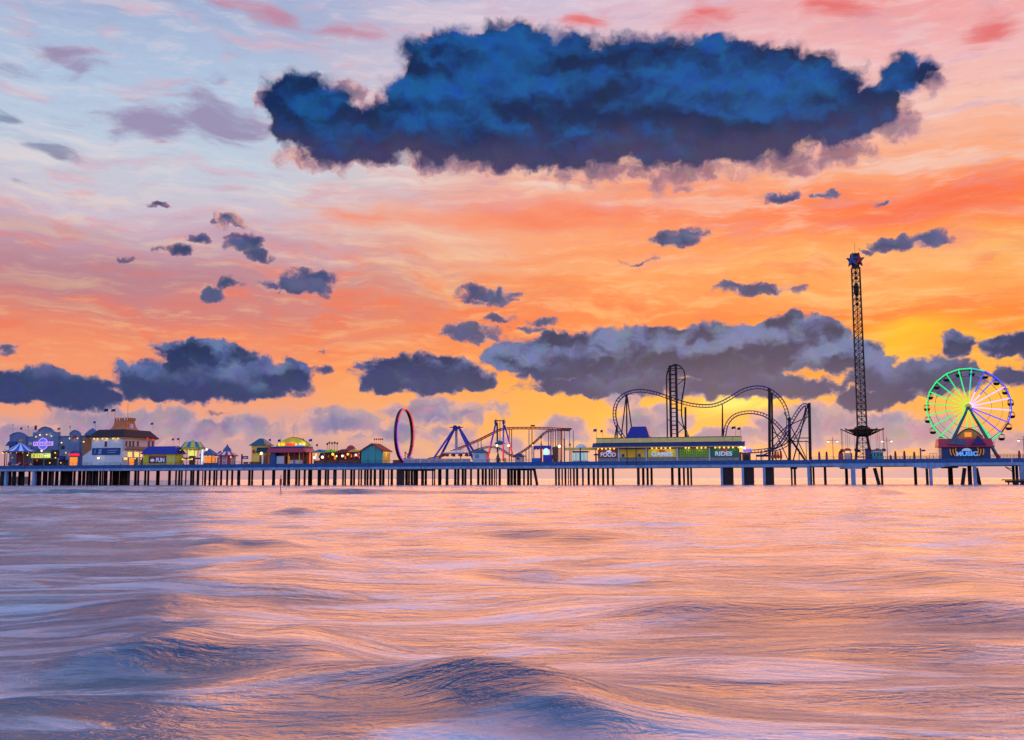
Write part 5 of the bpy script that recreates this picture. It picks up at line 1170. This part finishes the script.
for a in (873.4, 876.8, 880.2): 
    f = MB().box(X_(a), X_(a+2.6), T-.12, T-.02, Z_(457), Z_(452.2)).build('window', mat('pale teal frame', (110, 180, 186), .5), ob); MB().box(X_(a+.4), X_(a+2.2), T-.16, T-.13, Z_(456.4), Z_(452.8)).build('pane', M_glass, f)
ob = thing('control_cabin', 'navy control cabin between the tower legs and the turquoise booth', 'cabin', org(868, 3))
MB().box(S(865.6, 3), S(871.4, 3), 3, 5.4, DECK, ZZ(868, 449.6, 3)).build('wall', M_navy, ob); MB().box(S(865.2, 3), S(871.8, 3), 2.8, 5.6, ZZ(868, 449.5, 3), ZZ(868, 448.9, 3)).build('roof', M_black, ob)
MB().box(S(867.8, 3), S(870.6, 3), 2.9, 2.98, ZZ(868, 455, 3), ZZ(868, 451.6, 3)).build('window', M_glass, ob)

# ------------------------------------------------------------------ big wheel
def big_wheel():
    T = 13.; hub = pt(968.4, 407, T); R_ = 42.2*mpp(968, T); o = thing('ferris_wheel', 'tall observation wheel outlined in green, blue and pink neon', 'ferris wheel', Vector((hub.x, T, DECK)))
    G = glow('green neon', (26, 224, 112), .95); GY = glow('yellow green neon', (170, 214, 60), .95); TE = glow('teal neon', (24, 200, 180), .9); BL = glow('indigo neon', (58, 76, 240), .95); PK = glow('orchid pink neon', (236, 190, 240), .95)
    th = R(9.5); u = Vector((math.cos(th), -math.sin(th), 0)); nv = Vector((-math.sin(th), -math.cos(th), 0))
    def P_(deg, r, off=0): a = R(deg); return hub+u*(r*math.sin(a))+Vector((0, 0, r*math.cos(a)))+nv*off
    vis = list(range(20)); angs = [7+18*k for k in vis]
    for k, a in enumerate(angs):
        a_ = a % 360; b_ = angs[(k+1) % 20]+(360 if k == 19 else 0); mid_ = (a+9) % 360
        m_ = BL if 24 < mid_ < 118 or 128 < mid_ < 140 else TE if mid_ <= 24 else M_maroon if 118 <= mid_ <= 128 else G
        for off in (-.8, .8):
            r = MB().tube([P_(a, R_, off), P_(b_, R_, off)], .22, 5).build('rim', M_black if off < 0 else m_, o)
            if off > 0: MB().tube([P_(a, R_-.5, off), P_(b_, R_-.5, off)], .09, 4).build('rim_truss', M_black, r)
        outer = TE if a_ < 10 else BL if a_ < 50 or 110 < a_ < 150 else PK if a_ <= 110 else G
        inner = PK if 20 < a_ < 100 else BL if a_ < 150 and a_ > 99 else GY
        for off in (-.8, .8):
            sp_ = MB().tube([P_(a, R_*.42, off*.9), P_(a, R_, off)], .2 if off > 0 else .06, 5).build('spoke', outer if off > 0 else M_black, o)
            MB().tube([P_(a, 1.0, off*.7), P_(a, R_*.42, off*.9)], .2 if off > 0 else .06, 5).build('inner_tube', inner if off > 0 else M_black, sp_)
        MB().tube([P_(a, R_, -.8), P_(a, R_, .8)], .1, 5).build('axle', M_black, o)
        # gondola: round tub with canopy hung from the axle
        c = P_(a, R_, 0)+Vector((0, 0, -1.75))
        gd = MB().lathe(c, [(.2, -.7), (.7, -.6), (.98, -.1), (1.0, .15), (.9, .15), (.6, -.4)], 10).build('gondola', M_black, o)
        MB().lathe(c, [(.95, 1.1), (.6, 1.3), (.05, 1.5)], 10).build('canopy', M_black, gd)
        mb = MB()
        for q in range(4):
            aa = q*math.pi/2+.4; mb.tube([c+Vector((1.05*math.cos(aa), 1.05*math.sin(aa), .2)), c+Vector((1.05*math.cos(aa), 1.05*math.sin(aa), 1.05))], .06, 4)
        mb.tube([c+Vector((0, 0, 1.4)), c+Vector((0, 0, 1.8))], .1, 4).build('hanger', M_black, gd)
    for rr_ in (.54, .80):
        for off in (-.7, .7): MB().tube([P_(q*360/40, R_*rr_, off) for q in range(41)], .05, 4).build('inner_hoop', M_rail, o)
    MB().tube([hub-nv*1.6, hub+nv*1.6], .95, 14).build('hub', M_cloth_y, o)
    MB().tube([hub+nv*1.6, hub+nv*1.8], 1.0, 14).build('hub_cap', mat('golden disc', (220, 190, 90), .4, emit=.25), o)
    for sgn in (-1, 1):
        for off in (-2.4, 2.4):
            foot = Vector((hub.x+sgn*8.7, T, 0))+nv*off*1.6; foot.z = DECK
            lg = MB().tube([hub+nv*off*.75, foot], .34, 8, r2=.46).build('support_leg', M_greyd if sgn < 0 or off < 0 else M_concd, o)
            if sgn > 0 and off > 0:
                d_ = foot-(hub+nv*off*.75); MB().tube([hub+nv*off*.75+d_*.86, hub+nv*off*.75+d_*1.0], .62, 8).build('red_sleeve', M_red, lg)
            if off > 0: MB().tube([hub+nv*1.9+Vector((sgn*.6, 0, -.9)), hub+nv*(off*1.5)+Vector((sgn*6.3, 0, -10.6))], .12, 5).build('neon_tube', G, lg)
big_wheel()

# ------------------------------------------------------------------ MUSIC pavilion below the wheel
T = 2.0; X_ = lambda px: S(px, T); Z_ = lambda py, px=966: ZZ(px, py, T)
mu = thing('music_pavilion', 'navy pavilion with raspberry red roof, yellow arch and MUSIC sign', 'pavilion', org(966, T))
MB().box(X_(941.8), X_(991), T, T+6, DECK, Z_(447)).build('wall', mat('navy wall', (16, 52, 110), .5), mu)
MB().hip(X_(939)-.1, X_(993.3)+.1, T-.9, T+6.9, Z_(447), Z_(438.4), .25, .9, .2).build('roof', mat('raspberry sheet roof', (186, 36, 70), .5, var=.18, stretch=(3, 1, .3)), mu)
ya = [(X_(957.5), Z_(440))]+arch(X_(957.5), X_(985), Z_(437.5), Z_(428.6), 16, .9)+[(X_(985), Z_(440))]
ag = MB().prism(ya, T+1.5, T+2.2).build('arched_gable', mat('ochre gable', (196, 150, 62), .6), mu)
MB().tube([(x, T+1.45, z) for x, z in ya[1:-1]], .2, 5).build('gable_trim', M_brown, ag)
MB().box(X_(966.6), X_(973.6), T+1.3, T+1.45, Z_(436.6), Z_(432.2)).build('orange_lamp', M_orangeglow, ag)
MB().prism([(X_(970.6), Z_(445)), (X_(978.4), Z_(436.2)), (X_(986.2), Z_(445))], T-1.25, T-.6).build('gablet', M_navy, mu)
MB().tube([(X_(970), T-1.3, Z_(445.2)), (X_(978.4), T-1.3, Z_(435.6)), (X_(986.8), T-1.3, Z_(445.2))], .2, 4).build('gablet_trim', M_red, mu)
for a, b_, y0, y1, m_ in ((948.4, 956, 440.8, 444.2, M_concd), (956.3, 966.6, 440.2, 445, M_greyd), (953, 959, 437.6, 440.4, M_greyd)): MB().box(X_(a), X_(b_), T-1.2, T-.95, Z_(y1), Z_(y0)).build('roof_unit', m_, mu)
ms = MB().box(X_(951), X_(983.6), T-.16, T-.01, Z_(456.6), Z_(447.4)).build('sign', mat('dark sign board', (14, 20, 48), .5), mu)
c_ = (X_(951)+X_(983.6))/2
for k, rr_ in enumerate((4.75, 3.95, 3.2)):
    for sgn in (-1, 1):
        MB().tube([(c_+sgn*rr_*math.cos(a), T-.24, Z_(449.8)+rr_*.8*math.sin(a)-.2) for a in [R(-62+j*10) for j in range(11)] if Z_(456.5) < Z_(449.8)+rr_*.8*math.sin(a)-.2 < Z_(447.6)], .15, 4).build('sound_wave', mat('orange sign paint', (240, 150, 40), .5, emit=.25), ms)
text_mesh('MUSIC', ms, 'lettering', mat('sky blue lettering', (110, 180, 250), .5, emit=.5, ecol=(90, 170, 250)), X_(956.2), X_(978.4), Z_(456), Z_(451.4), T-.2, bold=.04)
MB().prism([((X_(967)+1.4*math.cos(q*math.pi/8)), Z_(450.9)+.85*math.sin(q*math.pi/8)) for q in range(9)], T-.3, T-.18).build('sign_badge', M_letter, ms)
# ------------------------------------------------------------------ flags
def flag(px, ytop, ybase, t, label, mflag, w=1.3, h=.9, mpole=M_rail, dirn=-1, base_px=None):
    zt, zb = ZZ(px, ytop, t), ZZ(px, ybase, t); s = S(px, t)
    o = thing('flag', label, 'flag', Vector((s, t, zb)), 'flags flying along the pier')
    MB().tube([(s, t, zb), (s, t, zt+.15)], .05, 5).build('pole', mpole, o)
    g = [[(s+dirn*w*i/6, t+.16*math.sin(i*1.3+px), zt-h*j/2-.12*i/6*w-.05*math.sin(i*1.5)) for i in range(7)] for j in range(3)]
    g2 = [[(x, y+.03, z) for x, y, z in r_] for r_ in g]
    MB().sheet(g).sheet(g2).build('cloth', mflag, o)
F_b = mat('blue flag cloth', (36, 44, 170), .8, var=.1); F_r = mat('red flag cloth', (196, 40, 48), .8, var=.1); F_o = mat('orange flag cloth', (226, 92, 48), .8); F_m = mat('maroon flag cloth', (120, 24, 60), .8); F_n = mat('navy flag cloth', (26, 30, 84), .8)
flag(20.5, 427.2, 433, 11.2, 'red flag on the left gable of the grey arcade hall', F_r, 1.0, .9)
flag(11.4, 424.5, 436, 11.2, 'pale bare pole with pennant at the far left corner of the grey arcade hall', M_col, .5, .5)
flag(26.8, 426, 437, 11.2, 'thin grey pennant between the left and middle gables of the arcade hall', M_greyd, .5, .5)
flag(35.2, 425.4, 433, 11.2, 'red and blue striped flag at the left shoulder of the middle gable', F_m, 1.0, 1.8)
flag(58.6, 427.6, 436, 11.2, 'orange flag at the right shoulder of the middle gable', F_o, 1.2, .9)
flag(69, 425.8, 435, 11.2, 'small pink pennant left of the right gable', mat('pink pennant', (200, 100, 130), .8), .6, .8)
flag(94, 421, 430, 6, 'blue flag at the left end of the restaurant roof', F_b, 1.2, .9)
flag(106, 408.6, 418, 7, 'navy flag over the left of the orange tower', F_n, 1.9, 1.1)
flag(113.3, 408.8, 418, 7, 'striped red and navy flag over the right of the orange tower', F_m, 2.0, 1.0)
flag(120.6, 418.6, 429, 9, 'small royal blue flag before the right face of the orange tower', F_b, 1.0, .8)
flag(126.4, 423.6, 429, 12, 'tiny blue flag low on the roof right of the orange tower', F_b, .8, .6)
flag(151.8, 422.6, 430, 14, 'blue flag at the right end of the restaurant roof', F_b, 1.2, .8)
flag(173.4, 438.2, 446.4, 4, 'red flag on the blue booth roof, left of the pair', F_r, 1.0, .8)
flag(178.6, 437.8, 446.4, 4, 'red flag on the blue booth roof, right of the pair', F_r, .9, .8)
flag(270.4, 438.8, 447, 5, 'blue flag between the teal roof and the arched gable', F_b, 1.0, .8)
flag(280.2, 439.2, 446, 3.0, 'bright blue flag before the left of the yellow arched gable', F_b, 1.1, .9)
flag(303.2, 438.6, 446, 6, 'tiny maroon flag at the right foot of the arched gable', F_m, .7, .6)
flag(311.6, 438.8, 447, 6, 'blue flag right of the arched gable', F_b, 1.2, .9)
flag(317.6, 444, 450, 6, 'small dark flag on the roof of the first prize stall', F_m, .7, .7)
flag(597, 428.8, 439, 5, 'violet pennant at the left end of the food hall, nearer the edge', mat('violet pennant', (90, 50, 140), .8), 1.2, .9)
flag(603, 429.8, 437.5, 5, 'small magenta pennant beside the violet one on the food hall', F_m, .8, .8)
flag(736.4, 426.2, 437.5, 5, 'navy pennant at the right end of the food hall, longer of the pair', F_n, 1.3, .8)
flag(741.2, 427.2, 437.5, 5, 'navy pennant at the very corner of the food hall, shorter of the pair', F_n, 1.0, .8)
flag(570.8, 443.6, 450, 4, 'small violet pennant beside the domed kiosk', F_n, .6, .6)

# ------------------------------------------------------------------ lamp posts, bollards, signs
def lamp_post(px, t, ytop, label, dx=1.35, one=False, m=M_bulbw):
    s = S(px, t); zt = ZZ(px, ytop, t); o = thing('street_lamp', label, 'lamp post', Vector((s, t, DECK)))
    MB().tube([(s, t, DECK), (s, t, zt)], .13, 6, r2=.08).build('pole', M_brown, o)
    zb = zt-1.0; arms = (1,) if one else (-1, 1)
    MB().bar((s-(0 if one else dx), t, zb), (s+dx, t, zb), .09).build('cross_arm', M_brown, o)
    for q in arms:
        hd = MB().lathe((s+q*dx, t, zb), [(.12, .1), (.5, -.15), (.42, -.2)], 8).build('lamp_head', M_brown, o)
        MB().ball((s+q*dx, t, zb-.35), .34, rz=.26, n=8, m=5).build('bulb', m, hd)
lamp_post(833.4, 2, 437.2, 'double armed lamp post left of the star tower'); lamp_post(887.6, 2, 437, 'double armed lamp post right of the star tower')
lamp_post(806.6, 24, 440, 'single armed lamp post just right of the coaster hill', one=True)
lamp_post(1024.6, 2, 436, 'double armed lamp post at the far right edge')
lamp_post(4.4, 1.4, 449, 'double armed lamp post left of the blue and white carousel', .9)
lamp_post(43.6, 1.4, 452, 'single armed lamp post before the lit marquee', .8, True)
wp = thing('light_column', 'glowing white column with green palm top by the FUN booth carousel', 'light column', org(201.6, 2))
MB().box(S(201, 2), S(202.4, 2), 2, 2.5, DECK, ZZ(201, 449, 2)).build('column', glow('white lit column', (226, 232, 236), .75), wp)
mb = MB(); c = Vector((S(202.2, 2), 2.2, ZZ(202, 447.8, 2)))
for k in range(11):
    a = k*.571; d = Vector((math.cos(a), math.sin(a), 0)); w = Vector((-d.y, d.x, 0))*.22
    for j in range(3):
        p0, p1 = c+d*(.8*j)+Vector((0, 0, .35*j-.2*j*j)), c+d*(.8*(j+1))+Vector((0, 0, .35*(j+1)-.2*(j+1)**2)); mb.add([p0-w, p0+w, p1+w*.6, p1-w*.6], [(0, 1, 2, 3)])
mb.build('fronds', mat('palm green', (36, 104, 66), .7), wp)
bulbs(wp, [pt(206.6, 449.4, 2)], M_bulbw, .42)
MB().bar(pt(202, 448.6, 2.2), pt(206.6, 448.8, 2), .1).build('arm', M_brown, wp)
for px, yt, m_, lab in ((819.4, 451.5, M_maroon, 'dark red post, first to the right of the coaster'), (826.8, 451.5, M_maroon, 'dark red post just left of the double armed lamp'), (841, 451.6, M_redroof, 'squat red box post left of the red roofed hut'), (895.6, 451, M_maroon, 'red post nearest the right hand lamp post'), (904.6, 450.8, M_maroon, 'red post midway between lamp post and blue arrow sign'), (914.5, 451.6, M_brown, 'thin brown post left of the blue arrow sign'), (1019.6, 450.4, M_red, 'red post near the far right edge'), (879.4+11.4, 455, M_brown, 'short brown post by the foot of the right lamp')):
    o = thing('bollard', lab, 'post', org(px, 1.0), 'posts along the sea end railing')
    r = .38 if px != 841 else .85; s = S(px, 1.0); zt = ZZ(px, yt, 1.0)
    MB().lathe((s, 1.0, 0), [(r*1.15, DECK), (r*1.1, DECK+.4), (r, DECK+.5), (r*.85, zt-.5), (r*.5, zt-.4)], 10).build('post', m_, o); MB().ball((s, 1.0, zt-.25), r*.7, n=8, m=5).build('cap', M_black, o)
sp2 = thing('direction_sign', 'pale post with a small navy arrow board left of the music pavilion', 'sign', org(920.8, 1.2))
MB().box(S(920.2, 1.2), S(921.6, 1.2), 1.1, 1.4, DECK, ZZ(921, 448, 1.2)).build('post', mat('dull mauve post', (110, 80, 90), .6), sp2)
x0, x1, z0, z1 = S(921.8, 1.2), S(926.2, 1.2), ZZ(924, 451.4, 1.2), ZZ(924, 449.6, 1.2); MB().prism([(x0, z0), (x1-.3, z0), (x1, (z0+z1)/2), (x1-.3, z1), (x0, z1)], 1.15, 1.3).build('board', M_navy, sp2)
ww = thing('winch_frame', 'thin metal frame left of the music pavilion wall', 'frame', org(933, 2))
mb = MB()
for a in (929.6, 933, 937): mb.bar(pt(a, 460, 2), pt(a, 453.4, 2), .1)
mb.bar(pt(929.6, 453.4, 2), pt(937, 453.4, 2), .1).bar(pt(929.6, 456, 2), pt(937, 456, 2), .08); mb.build('frame', M_rail, ww)

# ------------------------------------------------------------------ people
def person(px, t, label, m_top, m_leg, face=0., lift=0., stride=.14):
    s = S(px, t); o = thing('person', label, 'person', Vector((s, t, DECK)), 'people on the pier'); o.rotation_euler.z = TH+face
    J = {'pel': (0, 0, .96, .15), 'wa': (0, 0, 1.12, .13), 'ch': (0, 0, 1.34, .165), 'nk': (0, 0, 1.52, .06), 'hd': (0, -.01, 1.64, .105), 'top': (0, 0, 1.74, .08)}
    E_ = [('pel', 'wa'), ('wa', 'ch'), ('ch', 'nk'), ('nk', 'hd'), ('hd', 'top')]
    for q, n_ in ((-1, 'l'), (1, 'r')):
        J['hp'+n_] = (q*.1, 0, .9, .11); J['kn'+n_] = (q*.11, q*stride*.5-.02, .5, .075); J['an'+n_] = (q*.12, q*stride, .08, .045); J['to'+n_] = (q*.13, q*stride-.17, .03, .04)
        J['sh'+n_] = (q*.19, 0, 1.42, .075); J['el'+n_] = (q*.26, .02-q*.04, 1.15, .05); J['wr'+n_] = (q*.27, -.08-q*.06, .92, .034); J['ha'+n_] = (q*.27, -.1-q*.06, .84, .035)
        E_ += [('pel', 'hp'+n_), ('hp'+n_, 'kn'+n_), ('kn'+n_, 'an'+n_), ('an'+n_, 'to'+n_), ('ch', 'sh'+n_), ('sh'+n_, 'el'+n_), ('el'+n_, 'wr'+n_), ('wr'+n_, 'ha'+n_)]
    names = list(J); me_ = bpy.data.meshes.new('body'); me_.from_pydata([J[n_][:3] for n_ in names], [(names.index(a), names.index(b_)) for a, b_ in E_], []); me_.materials.append(m_leg)
    bo = bpy.data.objects.new('body', me_); COL.objects.link(bo); bo.parent = o
    md = bo.modifiers.new('skin', 'SKIN'); sv = me_.skin_vertices[0].data
    for i_, n_ in enumerate(names): sv[i_].radius = (J[n_][3], J[n_][3]*.85)
    sv[0].use_root = True; bo.modifiers.new('sub', 'SUBSURF').levels = 1
    def part(name, m_, prof, c=(0, 0, 0), sx=1., sy=1.):
        mb = MB().lathe((0, 0, 0), prof, 10); mb.v = [Vector((v.x*sx+c[0], v.y*sy+c[1], v.z+c[2])) for v in mb.v]
        return _local(mb, name, m_, o)
    part('shirt', m_top, [(.17, .93), (.165, 1.1), (.2, 1.3), (.21, 1.42), (.1, 1.5), (.06, 1.52)], sx=1.05, sy=.8)
    part('hair', M_black, [(.118, 1.6), (.122, 1.68), (.09, 1.76), (.01, 1.79)], c=(0, .02, 0))
    part('face', M_skin, [(.0, 1.55), (.07, 1.57), (.1, 1.64), (.09, 1.7), (0, 1.72)], c=(0, -.03, 0))
def _local(mb, name, m_, parent):
    me_ = bpy.data.meshes.new(name); me_.from_pydata([tuple(v) for v in mb.v], [], mb.f); me_.update(); me_.materials.append(m_)
    ob_ = bpy.data.objects.new(name, me_); COL.objects.link(ob_); ob_.parent = parent; return ob_
jean = mat('dark denim', (34, 40, 66), .8)
for k, (px, t, lab, mt, fc) in enumerate((
    (136.4, .9, 'person in black top standing at the restaurant side wall', M_black, .2), (141.6, 1.0, 'person in dark grey top between the restaurant and the FUN booth', M_navy, -.6),
    (121, .9, 'person in maroon top at the corner of the white restaurant wall', M_maroon, 1.2), (69, 1.0, 'person in red top in front of the orange lit doorway', M_red, .4),
    (63, 1.0, 'person in pale top beneath the small navy awning', M_whitet, -.9), (52.5, 1.0, 'person in navy top below the dark wall panel of the arcade', M_navy, 2.0),
    (183.5, .9, 'person in blue top just right of the FUN booth', M_royal, .8), (208, .9, 'person in black top in front of the orange lit stall', M_black, -.4),
    (393.5, .9, 'person in blue top beside the turquoise barn', M_royal, .5), (560.5, .9, 'person in red top below the white globe of the blue ride', M_red, 1.4),
    (756, .9, 'person in white top right of the blue neon sign', M_whitet, -.3), (899.5, .8, 'person in brown top at the sea end railing', M_brown, .9),
    (909.5, .8, 'person in black top at the railing left of the thin brown post', M_black, -1.0), (928, .8, 'person in maroon top near the blue arrow sign', M_maroon, .3))):
    person(px, t, lab, mt, jean, fc)

# ------------------------------------------------------------------ tidy up the helper properties
for ob_ in scene.objects:
    if '_o' in ob_: del ob_['_o']
